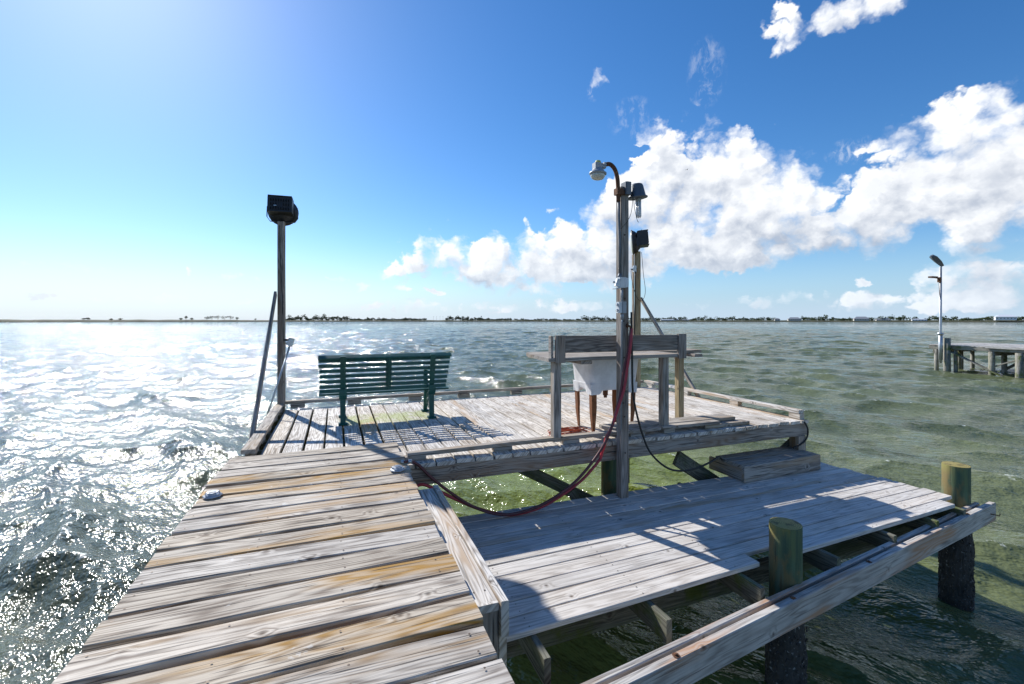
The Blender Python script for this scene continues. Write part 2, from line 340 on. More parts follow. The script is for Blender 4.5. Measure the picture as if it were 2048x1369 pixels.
M['greymetal'] = plain('grey_painted_metal', (.30, .33, .36), .5, .3, (.15, .14, .13), 22, .6, .5)
M['darkmetal'] = plain('dark_grey_metal', (.12, .135, .155), .5, .35, (.22, .2, .18), 20, .62, .5)
M['rust'] = plain('rusted_iron', (.13, .062, .035), .85, .2, (.30, .14, .06), 14, .56, .7, bump=.5, bscale=60)
M['black'] = plain('black_cast_metal', (.042, .042, .045), .45, .4, (.12, .11, .1), 26, .64, .6, bump=.2)
M['slot'] = plain('vent_slot_dark', (.004, .004, .005), .8)
M['bench'] = plain('green_painted_bench', (.005, .072, .060), .42, 0., (.06, .15, .13), 16, .6, .55, bump=.15, bscale=45, var=.2)
M['tub'] = plain('white_moulded_plastic', (.78, .78, .80), .45, 0., (.60, .57, .52), 5, .62, .15)
M['tubleg'] = plain('orange_rusted_leg', (.24, .10, .045), .8, .1, (.12, .05, .03), 16, .56, .7, bump=.4, bscale=60)
M['box'] = plain('pale_grey_plastic', (.60, .62, .63), .5, .1, (.3, .28, .26), 25, .64, .5)
M['hose_red'] = plain('maroon_rubber_hose', (.34, .035, .05), .45, 0., (.25, .05, .06), 20, .6, .5)
M['hose_bright'] = plain('bright_red_rubber_hose', (.62, .035, .045), .4)
M['hose_dark'] = plain('brown_black_rubber_hose', (.11, .035, .038), .5)
M['cable'] = plain('black_cable', (.022, .022, .02), .5)
M['orange'] = plain('orange_vinyl_cord', (.42, .085, .03), .45)
M['dusk'] = plain('yellow_photocell', (.55, .52, .12), .5)
M['lens'] = plain('frosted_lamp_glass', (.55, .56, .50), .25, 0., (.35, .34, .28), 9, .55, .5, spec=.6)
M['tubeglass'] = plain('white_bulb_glass', (.72, .74, .76), .2, spec=.6)
M['solar'] = plain('solar_light_cap', (.35, .37, .40), .3, .2)
M['lightbody'] = plain('grey_cast_light_body', (.34, .36, .39), .55, .3, (.2, .18, .16), 30, .6, .5)

def pile_mat(name, green=1.):
    m, T, b = new_mat(name); ob = T.node('ShaderNodeTexCoord').outputs['Object']
    x, y, z = T.sep(ob)
    st = T.noise(T.v('MULTIPLY', ob, (16, 16, 1.2)), 1, 5, .6); bl = T.noise(T.v('MULTIPLY', ob, (5, 5, 2.4)), 1, 4, .6)
    c = T.mix(T.ss(st, .3, .7), (.045, .09, .055), (.13, .17, .07))
    c = T.mix(T.ss(bl, .48, .62), c, (.17, .13, .05))
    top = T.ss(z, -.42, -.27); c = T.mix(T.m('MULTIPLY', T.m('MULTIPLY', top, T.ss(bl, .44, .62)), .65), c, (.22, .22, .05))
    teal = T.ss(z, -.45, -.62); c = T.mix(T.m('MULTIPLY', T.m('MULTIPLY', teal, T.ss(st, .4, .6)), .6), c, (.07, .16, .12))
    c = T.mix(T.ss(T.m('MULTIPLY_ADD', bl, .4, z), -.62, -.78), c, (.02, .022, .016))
    chk = T.ss(T.noise(T.v('MULTIPLY', ob, (38, 38, 1.6)), 1, 2, .55), .62, .70); c = T.mix(T.m('MULTIPLY', chk, .75), c, (.018, .02, .012))
    sp = T.ss(T.noise(ob, 55, 3, .7), .66, .72); c = T.mix(T.m('MULTIPLY', sp, .5), c, (.30, .28, .16))
    T.put(b.inputs['Base Color'], c); T.put(b.inputs['Roughness'], .7)
    bp = T.node('ShaderNodeBump'); T.put(bp.inputs['Strength'], .5); T.put(bp.inputs['Distance'], .012); T.put(bp.inputs['Height'], T.m('SUBTRACT', st, chk)); T.l.new(bp.outputs[0], b.inputs['Normal'])
    return m
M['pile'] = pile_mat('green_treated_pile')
def pile_top_mat():
    m, T, b = new_mat('sawn_pile_top'); ob = T.node('ShaderNodeTexCoord').outputs['UV']
    d = T.v('LENGTH', ob); w = T.noise(ob, 30, 3)
    r = T.m('MULTIPLY_ADD', T.m('SINE', T.m('MULTIPLY_ADD', d, 420, T.m('MULTIPLY', w, 5))), .5, .5)
    c = T.mix(r, (.36, .31, .09), (.20, .15, .05)); c = T.mix(T.ss(T.noise(ob, 14, 4), .5, .65), c, (.12, .09, .03))
    T.put(b.inputs['Base Color'], c); T.put(b.inputs['Roughness'], .75); return m
M['piletop'] = pile_top_mat()
M['barnacle'] = plain('barnacle_crust', (.05, .045, .04), .9, 0., (.38, .36, .33), 38, .60, .8, bump=1.0, bscale=55, var=.4)

def water_mat():
    m, T, b = new_mat('murky_green_water'); g = T.node('ShaderNodeNewGeometry').outputs['Position']
    P = T.v('MULTIPLY', g, (1, 1, 0))
    silt = T.noise(P, .35, 4, .6, dim='2D')
    ch = T.node('ShaderNodeAttribute', attribute_name='chop').outputs['Fac']      # share of the waves too short for the mesh out there
    at = T.node('ShaderNodeAttribute', attribute_name='foam').outputs['Fac']
    lit_side = T.ss(T.m('MULTIPLY_ADD', silt, 6, T.sep(P)[0]), 0, 14)      # shaded sides of backlit waves painted darker on the left, paler to the right
    col = T.mix(T.ss(silt, .35, .65), T.mix(lit_side, (.070, .074, .036), WATER_A), T.mix(lit_side, (.108, .114, .054), WATER_B))
    # bright green of sunlit, backlit waves, painted into the colour round the dock
    sunlit = T.m('MULTIPLY', T.ss(T.v('DISTANCE', P, (3.0, 7.5, 0)), 1.5, 7.5, .9, 0.), T.ss(T.sep(P)[0], -1.2, 1.2))
    col = T.mix(T.m('MULTIPLY', sunlit, T.ss(silt, .25, .6, .6, .9)), col, SUNLIT_GREEN)
    fo = T.m('MULTIPLY', T.ss(at, .15, .7), T.ss(T.noise(P, 9, 5, .7, dim='2D'), .5, .66))
    col = T.mix(T.m('MULTIPLY', fo, .8), col, (.62, .66, .62))
    T.put(b.inputs['Base Color'], col)
    T.put(b.inputs['IOR'], 1.37); T.put(b.inputs['Specular IOR Level'], .5)
    T.put(b.inputs['Roughness'], T.m('MULTIPLY_ADD', fo, .4, T.m('MULTIPLY_ADD', ch, -.035, .10)))
    # ripples, stretched across the wind
    c, s = math.cos(R(WIND)), math.sin(R(WIND)); x, y, z = T.sep(P)
    xr = T.m('ADD', T.m('MULTIPLY', x, s), T.m('MULTIPLY', y, c)); yr = T.m('SUBTRACT', T.m('MULTIPLY', x, c), T.m('MULTIPLY', y, s))
    Q = T.comb(T.m('MULTIPLY', xr, 1.0), T.m('MULTIPLY', yr, .5))
    h = T.m('ADD', T.m('MULTIPLY', T.noise(Q, 1.8, 4, .62, 0, dim='2D'), .31), T.m('MULTIPLY', T.noise(Q, .42, 3, .55, 0, dim='2D'), .62))
    h = T.m('MULTIPLY', h, ch)
    h = T.m('ADD', h, T.m('MULTIPLY', T.noise(Q, 7, 3, .62, 0, dim='2D'), T.m('MULTIPLY_ADD', ch, -.040, .060)))
    h = T.m('ADD', h, T.m('MULTIPLY', T.noise(Q, 34, 2, .6, dim='2D'), .004))
    bp = T.node('ShaderNodeBump'); T.put(bp.inputs['Strength'], 1.0); T.put(bp.inputs['Distance'], 1.0); T.put(bp.inputs['Height'], h)
    T.l.new(bp.outputs[0], b.inputs['Normal'])
    return m
WIND = 62.   # degrees, azimuth the waves travel along
WATER_A = (.085, .102, .046); WATER_B = (.135, .155, .076); SUNLIT_GREEN = (.20, .25, .045)
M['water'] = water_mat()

# ================================================================ the setting: water, far shore
def build_water():
    rng = np.random.default_rng(4)
    a_front = np.linspace(-52, 92, 1150); a_back = np.linspace(92, 308, 110)[1:-1]
    A = np.radians(np.concatenate([a_front, a_back])); nA = len(A)
    nR = 1300; r = 1.2*np.exp(np.linspace(0, 1, nR)**1.0*math.log(2600/1.2)); 
    RR, AA = np.meshgrid(r, A, indexing='ij'); X = RR*np.sin(AA); Y = RR*np.cos(AA)
    cell = RR*0.0062
    Hh = np.zeros_like(X); DX = np.zeros_like(X); DY = np.zeros_like(X); J = np.zeros_like(X)
    CH = np.zeros_like(X); tot = 0.
    waves = []
    for i in range(64):
        lam = math.exp(rng.uniform(math.log(.32), math.log(5.2)))
        waves.append((lam, WIND + rng.normal(0, 34 if lam < 2 else 20), rng.uniform(0, 6.283)))
    for lam, az, ph in waves:
        k = 2*math.pi/lam; amp = .0053*lam**1.0*(1.28 if lam > 1.0 else 1.22)
        if lam > 3.6: amp *= .8
        dx, dy = math.sin(math.radians(az)), math.cos(math.radians(az))
        w = np.clip((lam/cell-1.6)/2.4, 0, 1); CH += (1-w); tot += 1; w = w*amp
        # gusty patches
        th = k*(X*dx+Y*dy)+ph
        c, s = np.cos(th), np.sin(th)
        Hh += w*c; DX -= w*s*dx; DY -= w*s*dy; J += w*k*c
    gust = 1 + .25*np.sin(X*.21+1.3)*np.sin(Y*.17+.4)
    Hh *= gust
    co = np.stack([X+DX*1.15, Y+DY*1.15, Hh+WATER], -1).reshape(-1, 3).astype(np.float32)
    chop = (CH/tot).astype(np.float32).ravel(); foam = np.clip((J-.36)/.3, 0, 1).astype(np.float32).ravel()
    i = np.arange((nR-1)*nA).reshape(nR-1, nA); j = (np.arange(nA)+1) % nA
    a = i; b = i[:, j]; q = np.stack([a, a+nA, b+nA, b], -1).reshape(-1, 4)
    n0 = len(co); co = np.concatenate([co, [[0, 0, WATER]]]).astype(np.float32); foam = np.append(foam, 0).astype(np.float32); chop = np.append(chop, 0).astype(np.float32)
    tri = np.stack([np.full(nA, n0), np.arange(nA), j], -1)
    me = bpy.data.meshes.new('water'); me.vertices.add(len(co)); me.vertices.foreach_set('co', co.ravel())
    loops = np.concatenate([q.ravel(), tri.ravel()]).astype(np.int32)
    nq, ntr = len(q), len(tri)
    me.loops.add(len(loops)); me.loops.foreach_set('vertex_index', loops)
    st = np.concatenate([np.arange(nq)*4, nq*4+np.arange(ntr)*3]).astype(np.int32)
    me.polygons.add(nq+ntr); me.polygons.foreach_set('loop_start', st)
    me.polygons.foreach_set('use_smooth', np.ones(nq+ntr, dtype=bool))
    me.update(calc_edges=True); me.validate()
    if me.polygons[nq//2].normal.z < 0: me.flip_normals()
    at = me.attributes.new('foam', 'FLOAT', 'POINT'); at.data.foreach_set('value', foam[:len(me.vertices)])
    at = me.attributes.new('chop', 'FLOAT', 'POINT'); at.data.foreach_set('value', chop[:len(me.vertices)])
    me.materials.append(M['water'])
    o = bpy.data.objects.new('water', me); C.objects.link(o); tag(o, 'choppy murky green bay water glittering in the sun', kind='structure')
build_water()

SH = 1000.            # distance of the far shore
def pol(az, d, z=0.): return Vector((d*math.sin(R(az)), d*math.cos(R(az)), z))
GZ = WATER            # shore heights are measured from the water
def far_mat(name, a, b, sc=.05):
    m, T, bs = new_mat(name); g = T.node('ShaderNodeNewGeometry').outputs['Position']
    T.put(bs.inputs['Base Color'], T.mix(T.ss(T.noise(g, sc, 6, .65), .35, .65), a, b)); T.put(bs.inputs['Roughness'], .9); T.put(bs.inputs['Specular IOR Level'], .1); return m
M['marsh'] = far_mat('marsh_grass_and_mud', (.05, .055, .034), (.105, .105, .062))
M['bankd'] = far_mat('dark_waterline_bank', (.05, .045, .035), (.09, .08, .06), .2)
M['leafdark'] = far_mat('dark_oak_leaves', (.022, .034, .016), (.055, .075, .03), .12)
M['leafmid'] = far_mat('mid_green_leaves', (.04, .06, .022), (.075, .095, .035), .2)
M['bark'] = plain('grey_bark', (.10, .085, .07), .9)
M['whitewall'] = plain('white_house_wall', (.74, .75, .76), .7)
M['creamwall'] = plain('cream_house_wall', (.55, .52, .46), .7)
M['roofgrey'] = plain('grey_roof', (.30, .31, .33), .7)
M['roofwhite'] = plain('white_metal_roof', (.62, .65, .70), .5)
M['windowdark'] = plain('dark_window_glass', (.03, .04, .05), .15, spec=.7)

def build_land():
    mb = MB(); azs = np.arange(-100, 121, .35); prof = [(0, -.6), (3, .7), (10, 1.7), (40, 2.4), (150, 3.2), (600, 3.6), (1500, 3.8)]
    rings = []
    for a in azs:
        ww = 9*mnoise.noise(Vector((a*.5, 0, 0)))+16*mnoise.noise(Vector((a*.09, 3, 0)))
        hh = 1+.35*mnoise.noise(Vector((a*.8, 9, 0)))
        if -10 > a: hh *= 1.25
        rings.append([pol(a, SH+ww+d, GZ+h*(hh if h > .3 else 1)) for d, h in prof])
    mb.loft(rings, closed=False, caps=False)
    o = mb.build('far_shore', M['marsh']); tag(o, 'low flat marshy shore across the bay', kind='structure')
    mb = MB(); rings = []
    for a in np.arange(-100, 121, .35):
        ww = 9*mnoise.noise(Vector((a*.5, 0, 0)))+16*mnoise.noise(Vector((a*.09, 3, 0)))
        rings.append([pol(a, SH+ww-3.0+d, GZ+h) for d, h in ((0, -.5), (.2, .55), (1.4, .75), (2.6, .3))])
    mb.loft(rings, closed=False, caps=False)
    o = mb.build('shore_bank', M['bankd']); tag(o, 'dark waterline bank along the far shore', kind='structure')
build_land()

def crown(mb, c, rx, ry, rz, n, leaf, rng, lumps=6):
    """crown of many small leaf clump faces spread through several lobes"""
    cs = []
    for i in range(lumps):
        a = rng.uniform(0, 6.28); q = rng.uniform(.15, .75)
        cs.append((Vector((math.cos(a)*rx*q, math.sin(a)*ry*q, rz*rng.uniform(-.35, .5))), rng.uniform(.38, .62)))
    for i in range(n):
        o, sr = cs[i % lumps]
        d = Vector((rng.gauss(0, 1), rng.gauss(0, 1), rng.gauss(0, 1))).normalized()*rng.uniform(.5, 1)**.5
        p = c + o + Vector((d.x*rx*sr, d.y*ry*sr, d.z*rz*sr))
        u = Vector((rng.gauss(0, 1), rng.gauss(0, 1), rng.gauss(0, .6))).normalized(); v = u.orthogonal().normalized(); s = leaf*rng.uniform(.5, 1.3)
        b = len(mb.v); mb.v.extend([tuple(p+u*s), tuple(p+v*s*.8), tuple(p-u*s*.9), tuple(p-v*s*.7+u*.2*s)]); mb.face((b, b+1, b+2, b+3))
def far_tree(az, dist, h, w, label, bare=False, seed=0, group='trees standing alone on the far shore', mat='leafdark', leaf=.55, n=170, trunk=.45):
    rng = random.Random(seed); root = thing('tree', label, 'tree', pol(az, dist, GZ+1.9), 0, group)
    t = MB(); t.tube([(0, 0, -.5), (.1, 0, h*.3), (-.1, .1, h*.6)], [.28, .2, .1], 6)
    for k in range(5):
        a = k*1.3; t.tube([(0, 0, h*.32), (math.cos(a)*w*.2, math.sin(a)*w*.2, h*.52), (math.cos(a)*w*.38, math.sin(a)*w*.38, h*.72)], [.13, .09, .04], 5)
    sub('trunk', t, M['bark'], root)
    c = MB(); crown(c, Vector((0, 0, h*(.5+trunk*.4))), w/2, w/2, h*(1-trunk)*.62, n, leaf, rng)
    sub('crown', c, M[mat], root); return root

# ---------------------------------------------------------------- far shore: woods, single trees, houses
WOODS = [ # azimuth from, to, crown height, density
 (-5.57, 1.83, 9.5, 1.2), (1.83, 4.51, 5.0, 1.), (4.74, 10.33, 5.5, 1.), (12.96, 17.32, 8.5, 1.2), (17.32, 21.21, 5., 1.), (21.53, 29.65, 4.2, .7),
 (29.83, 33.00, 9., 1.1), (33.00, 43.60, 6.8, 1.),
 (43.60, 50.94, 6.6, 1.), (53.66, 56.10, 8.2, 1.1), (56.10, 60.12, 6.5, 1.), (60.12, 62.75, 7.5, 1.), (63.45, 67.86, 7.6, 1.), (68.73, 84, 8., 1.), (86, 118, 8., .6)]
def woods(spans, label, seed):
    rng = random.Random(seed); mb = MB()
    for a0, a1, h, dens in spans:
        L = R(a1-a0)*SH; n = int(L/4.0*dens)+2
        for i in range(n):
            a = a0+(a1-a0)*(i+rng.random())/n; d = SH+rng.uniform(25, 110); k = .75+.5*mnoise.noise(Vector((a*.9, seed, 0)))+.2*rng.random()
            hh = h*k; w = rng.uniform(5, 10)
            hh *= 1.2*rng.choice((.6, .8, .95, 1.05, 1.25)); crown(mb, pol(a, d, GZ+2.0+hh*.5), w*.8, w*.8, hh*.56, 70, 1.25, rng, 4)
    return tag(mb.build('woodland', M['leafdark']), label, kind='stuff')
woods(WOODS[:6], 'dark woods along the far shore behind the green bench', 3)
woods(WOODS[6:8], 'dark woods along the far shore behind the lamp post', 5)
woods(WOODS[8:], 'dark woods along the far shore to the right', 9)
for az_, h, w, lb, sd_ in [
  (-22.10, 3.6, 7, 'small round tree nearest the left end of the bare far shore', 1),
  (-21.83, 4.4, 6, 'small dark tree second from the left on the bare far shore', 2),
  (-20.20, 3.0, 5, 'tiny low tree third from the left on the bare far shore', 3),
  (-19.60, 3.4, 7, 'flat topped little tree fourth from the left on the bare far shore', 4),
  (-14.88, 4.0, 5, 'small tree just left of the taller thin tree on the far shore', 5),
  (-14.47, 7.0, 4.5, 'thin tall tree standing alone left of the wide tree group', 6),
  (-13.97, 4.4, 5, 'small tree just right of the taller thin tree on the far shore', 7),
  (-12.69, 6.4, 9, 'leftmost tree of the wide group left of the braced floodlight post', 8),
  (-12.25, 7.4, 10, 'second tree of the wide group on the left far shore', 9),
  (-11.72, 7.8, 12, 'broad tree in the middle of the wide group on the left far shore', 10),
  (-11.14, 7.2, 11, 'fourth tree of the wide group on the left far shore', 11),
  (-10.59, 7.8, 10, 'fifth tree of the wide group on the left far shore', 12),
  (-10.00, 5.4, 8, 'low rightmost tree of the wide group on the left far shore', 13),
  (-8.26, 3.4, 3.5, 'tiny tree alone between the wide group and the braced post', 14),
  (-5.01, 9.4, 12, 'open crowned tree just right of the braced floodlight post', 15)]:
    far_tree(az_, SH+22+(sd_ % 3)*6, h*1.35, w*1.15, lb, seed=sd_)
def house(az, d, L, W, H, label, wall='whitewall', roof='roofgrey', stilts=0., rise=2.2, porch=True):
    root = thing('house', label, 'house', pol(az, d, GZ+2.0), R(-az)+.2, 'houses on the far shore')
    z0 = stilts; b = MB(); b.box((0, 0, z0+H/2), (L, W, H), cham=.02); wl = sub('wall', b, M[wall], root)
    r = MB(); e = .6; zb = z0+H+.02; lo = [(-L/2-e, -W/2-e, zb), (L/2+e, -W/2-e, zb), (L/2+e, W/2+e, zb), (-L/2-e, W/2+e, zb)]
    hi = [(-L/2+W*.45, -.05, zb+rise), (L/2-W*.45, -.05, zb+rise), (L/2-W*.45, .05, zb+rise), (-L/2+W*.45, .05, zb+rise)]
    r.loft([[(x, y, z-.25) for x, y, z in lo], lo, hi]); sub('roof', r, M[roof], root)
    n = max(2, int(L/3.2))
    for k in range(n):
        x = -L/2+(k+.5)*L/n; w = MB(); w.box((x, -W/2-.03, z0+H*.55), (1.3, .06, 1.25)); o = w.build('window', M['windowdark']); o.parent = root
    if stilts:
        for x in np.linspace(-L/2+.3, L/2-.3, 5):
            s = MB(); s.box((x, -W/2+.3, stilts/2), (.35, .35, stilts)); sub('stilt', s, M['bark'], root)
    return root
house(40.80, SH+42, 58, 7, 2.4, 'long low white building right of the brown floodlight post', rise=1.0, roof='roofwhite')
house(51.37, SH+20, 9, 6, 3.0, 'small cream shed left of the wide roofed house', 'creamwall')
house(52.94, SH+24, 21, 9, 3.4, 'pale house with wide grey hip roof, right of the small cream shed', 'creamwall', rise=3.4)
house(58.64, SH+26, 22, 9, 3.6, 'pale house with peaked grey roof between dark woods', 'creamwall', rise=4.0)
house(60.34, SH+30, 20, 8, 2.6, 'low grey roofed house left of the white shed and pier pole', 'creamwall', rise=1.6)
house(62.96, SH+16, 19, 6, 2.4, 'low white shed just left of the metal pole on the far pier', rise=1.2, roof='roofwhite')
house(68.45, SH+12, 22, 10, 5.0, 'tall white house with hip roof at the right edge', rise=3.2, roof='roofwhite', stilts=1.2)
for i, a in enumerate([11.36, 11.73, 12.16, 12.53]):
    t = MB(); t.tube([(0, 0, 0), (0, 0, 11)], .14, 6); t.box((0, 0, 10), (2.2, .12, .14)); o = t.build('utility_pole', M['bark']); o.location = pol(a, SH+60, GZ+1.5)
    tag(o, ('leftmost', 'second', 'third', 'rightmost')[i]+' of four thin bare utility poles on the open stretch of the far shore', 'pole', 'utility poles on the far shore')

# ================================================================ the dock
def nail_rows(L, w, xs):
    return [(x+random.uniform(-.008, .008), y+random.uniform(-.006, .006)) for x in xs if 0 < x < L for y in (-w*.3, w*.3)]
# ---- walkway
WX0, WX1 = -.945, .60
ww = thing('walkway', 'narrow walkway of wide weathered grey planks leading onto the upper deck', 'walkway', (0, 0, .05))
mb = MB(); y = 5.02; ZW = .05
bw = []
while y > -1.6:
    w = random.choice([.180, .184, .178, .182]); g = random.uniform(.024, .042)
    bw.append((y-w/2, w)); y -= w+g
for i, (yc, w) in enumerate(bw):
    a = random.uniform(-.008, .008)
    x0 = WX0+random.uniform(-.014, .012); x1 = WX1+random.uniform(-.014, .014)
    mb.plank((x0, yc+a, random.uniform(-.002, .002)), (x1, yc-a, random.uniform(-.002, .002)), w, .040, segs=14, cham=.005, jit=.006, nails=nail_rows(1.52, w, (.05, .52, .98, 1.46)))
sub('deck_boards', mb, [M['walk'], M['nail']], ww)
for x in (-.86, -.17, .50):
    mb = MB(); mb.plank((x, -1.6, -.044), (x, 4.36, -.044), .045, .235, segs=6); sub('stringer', mb, M['beam'], ww)
for yy in (-.6, 2.25):
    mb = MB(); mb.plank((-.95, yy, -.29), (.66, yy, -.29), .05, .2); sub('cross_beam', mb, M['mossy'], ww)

def pile(x, y, r, z1, label, z0=-3.0, lean=(0, 0), top=True, group=None, crust=True):
    root = thing('pile', label, 'pile', (x, y, 0), 0, group); rng = random.Random(int(x*100)); n = 28
    def ring(z, rr, ph=0): return [(math.cos(2*math.pi*k/n)*rr*(1+.03*mnoise.noise(Vector((math.cos(6.283*k/n)*2, math.sin(6.283*k/n)*2, z*.7+x)))) + lean[0]*(z1-z),
                                    math.sin(2*math.pi*k/n)*rr*(1+.03*mnoise.noise(Vector((math.cos(6.283*k/n)*2+5, math.sin(6.283*k/n)*2, z*.7+x)))), z) for k in range(n)]
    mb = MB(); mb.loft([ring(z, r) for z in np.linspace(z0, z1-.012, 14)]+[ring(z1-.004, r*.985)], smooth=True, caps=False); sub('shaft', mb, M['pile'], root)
    mb = MB(); rg = ring(z1-.0035, r*.985); b = len(mb.v); mb.v.extend(rg); mb.v.append((0, 0, z1+.004))
    for k in range(n): mb.face((b+k, b+(k+1) % n, b+n), [(rg[k][0], rg[k][1]), (rg[(k+1) % n][0], rg[(k+1) % n][1]), (.02, .01)])
    sub('sawn_top', mb, M['piletop'], root)
    if crust:
        mb = MB(); rr = []
        zs = np.linspace(z0, -.98, 46)
        for z in zs:
            e = min(1, (-.95-z)/.25)
            rr.append([(math.cos(2*math.pi*k/72)*(r+.004+e*(.012+.03*abs(mnoise.noise(Vector((math.cos(6.283*k/72)*4, math.sin(6.283*k/72)*4, z*9+x)))))),
                        math.sin(2*math.pi*k/72)*(r+.004+e*(.012+.03*abs(mnoise.noise(Vector((math.cos(6.283*k/72)*4+3, math.sin(6.283*k/72)*4, z*9+x)))))), z) for k in range(72)])
        mb.loft(rr, caps=False)
        for k in range(420):
            a = rng.uniform(0, 6.283); z = rng.uniform(-2.1, -1.08); q = r+.02; s = rng.uniform(.005, .014)
            mb.lathe([(s, 0), (s*.8, s*.7), (s*.3, s)], (math.cos(a)*q, math.sin(a)*q, z), (math.cos(a), math.sin(a), 0), 5)
        sub('barnacle_crust', mb, M['barnacle'], root)
    return root

# ---- upper platform
UX0, UX1, UY0, UY1 = -.85, 6.02, 4.34, 7.86
up = thing('upper_platform', 'raised square deck of bleached boards that carries the bench and cutting table', 'dock platform', (0, 0, 0))
mb = MB(); x = -.72; n = 0
while x < UX1-.02:
    w = min(.182, UX1-x); e0 = UY0+random.uniform(-.012, .008)
    mb.plank((x+w/2, e0, random.uniform(-.003, .002)), (x+w/2, UY1-.16+random.uniform(-.03, .02), random.uniform(-.003, .002)), w-.002, .040, segs=16, cham=.005, jit=.004,
             nails=nail_rows(3.5, w, (.03, .62, 1.2, 1.8, 2.4, 3.0, 3.36)))
    x += w+random.choice([.012, .016, .02, .014]) + (.006 if x < .6 else 0)
sub('deck_boards', mb, [M['deck'], M['nail']], up)
for nm, a, b, w, t in (('front_beam', (UX0+.02, 4.385, -.044), (UX1+.01, 4.385, -.044), .045, .17), ('back_beam', (UX0+.02, 7.80, -.044), (UX1, 7.80, -.044), .045, .235),
                       ('side_beam', (-.83, 4.42, -.044), (-.83, 7.77, -.044), .045, .235), ('side_beam', (5.99, 4.42, -.044), (5.99, 7.77, -.044), .045, .235)):
    mb = MB(); mb.plank(a, b, w, t, segs=12, jit=.002); sub(nm, mb, M['beam'], up)
for k in range(8):
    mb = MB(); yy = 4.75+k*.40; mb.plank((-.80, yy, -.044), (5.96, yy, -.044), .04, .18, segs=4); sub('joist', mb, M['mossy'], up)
# front curb: flat board on blocks, then doubled boards to the right of the lamp post
mb = MB(); mb.plank((.64, 4.475, .084), (3.62, 4.475, .084), .10, .04, segs=14, jit=.004)
for xx in (.72, 1.62, 2.42, 3.3): mb.box((xx, 4.48, .0215), (.20, .085, .041))
sub('front_curb', mb, M['curb'], up)
mb = MB(); mb.plank((2.98, 4.66, .092), (4.90, 4.64, .092), .235, .038, segs=10, jit=.003, nails=[(.5, .05), (1.2, -.04)])
mb.plank((3.64, 4.47, .088), (4.52, 4.465, .088), .11, .035, segs=6, jit=.003); mb.plank((4.3, 4.50, .048), (5.02, 4.48, .048), .15, .044, segs=4)
for xx in (3.75, 4.44): mb.box((xx, 4.47, .026), (.16, .085, .050))
for xx in (3.1, 4.0): mb.box((xx, 4.64, .028), (.16, .16, .052))
sub('bumper_board', mb, M['curb'], up)
mb = MB(); mb.plank((-.74, 7.80, .115), (2.0, 7.80, .115), .09, .045, segs=10, jit=.003); mb.plank((2.01, 7.81, .119), (5.9, 7.80, .119), .09, .045, segs=10, jit=.003)
for xx in (-.55, .28, 1.25, 2.1, 3.1, 3.9, 4.7, 5.4): mb.box((xx, 7.80, .034), (.2, .085, .068))
sub('back_curb', mb, M['curb'], up)
mb = MB(); mb.plank((-.80, 5.08, .095), (-.80, 7.68, .095), .125, .04, segs=12, jit=.004)
for yy in (5.3, 5.75, 6.3, 6.9, 7.5): mb.box((-.80, yy, .027), (.10, .2, .054))
sub('side_curb', mb, M['curb'], up)
mb = MB(); mb.plank((5.965, 4.40, .125), (5.965, 7.76, .125), .10, .045, segs=12, jit=.003)
for yy in (4.47, 5.5, 6.6, 7.6): mb.box((5.965, yy, .039), (.09, .16, .078))
sub('side_curb', mb, M['deck'], up)
# cleats and diagonal braces below
for a, b, w, t in (((2.0, 5.1, -.30), (3.2, 4.66, -.92), .05, .13), ((2.6, 4.7, -.6), (3.2, 4.7, -1.5), .045, .11), ((3.28, 4.72, -.76), (4.2, 4.66, -1.5), .045, .18),
                   ((4.0, 4.55, -.27), (5.1, 4.66, -.95), .045, .19), ((5.0, 4.6, -.9), (5.95, 4.55, -.3), .045, .17), ((-.8, 7.5, -.3), (1.1, 7.5, -1.6), .045, .16)):
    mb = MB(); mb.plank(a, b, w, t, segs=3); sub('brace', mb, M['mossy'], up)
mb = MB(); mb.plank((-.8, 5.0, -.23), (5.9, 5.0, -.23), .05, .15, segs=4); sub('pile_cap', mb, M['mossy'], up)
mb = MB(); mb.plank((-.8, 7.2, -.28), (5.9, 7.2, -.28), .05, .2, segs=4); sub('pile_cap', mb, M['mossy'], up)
mb = MB(); mb.post(5.955, 4.47, -2.6, -.25, .12, 0); mb.box((5.90, 4.36, -.36), (.14, .05, .3)); sub('corner_post', mb, M['beam'], up)
for px_, py_, lb in ((-.55, 4.72, 'pile under the walkway end of the upper deck'), (3.20, 4.86, 'mossy pile under the upper deck just behind the lamp post'),
                     (-.5, 7.1, 'pile under the far left corner of the upper deck'), (4.95, 7.1, 'pile under the far edge of the upper deck in line with the lamp post')):
    pile(px_, py_, .115, -.285, lb, crust=False, group=None)

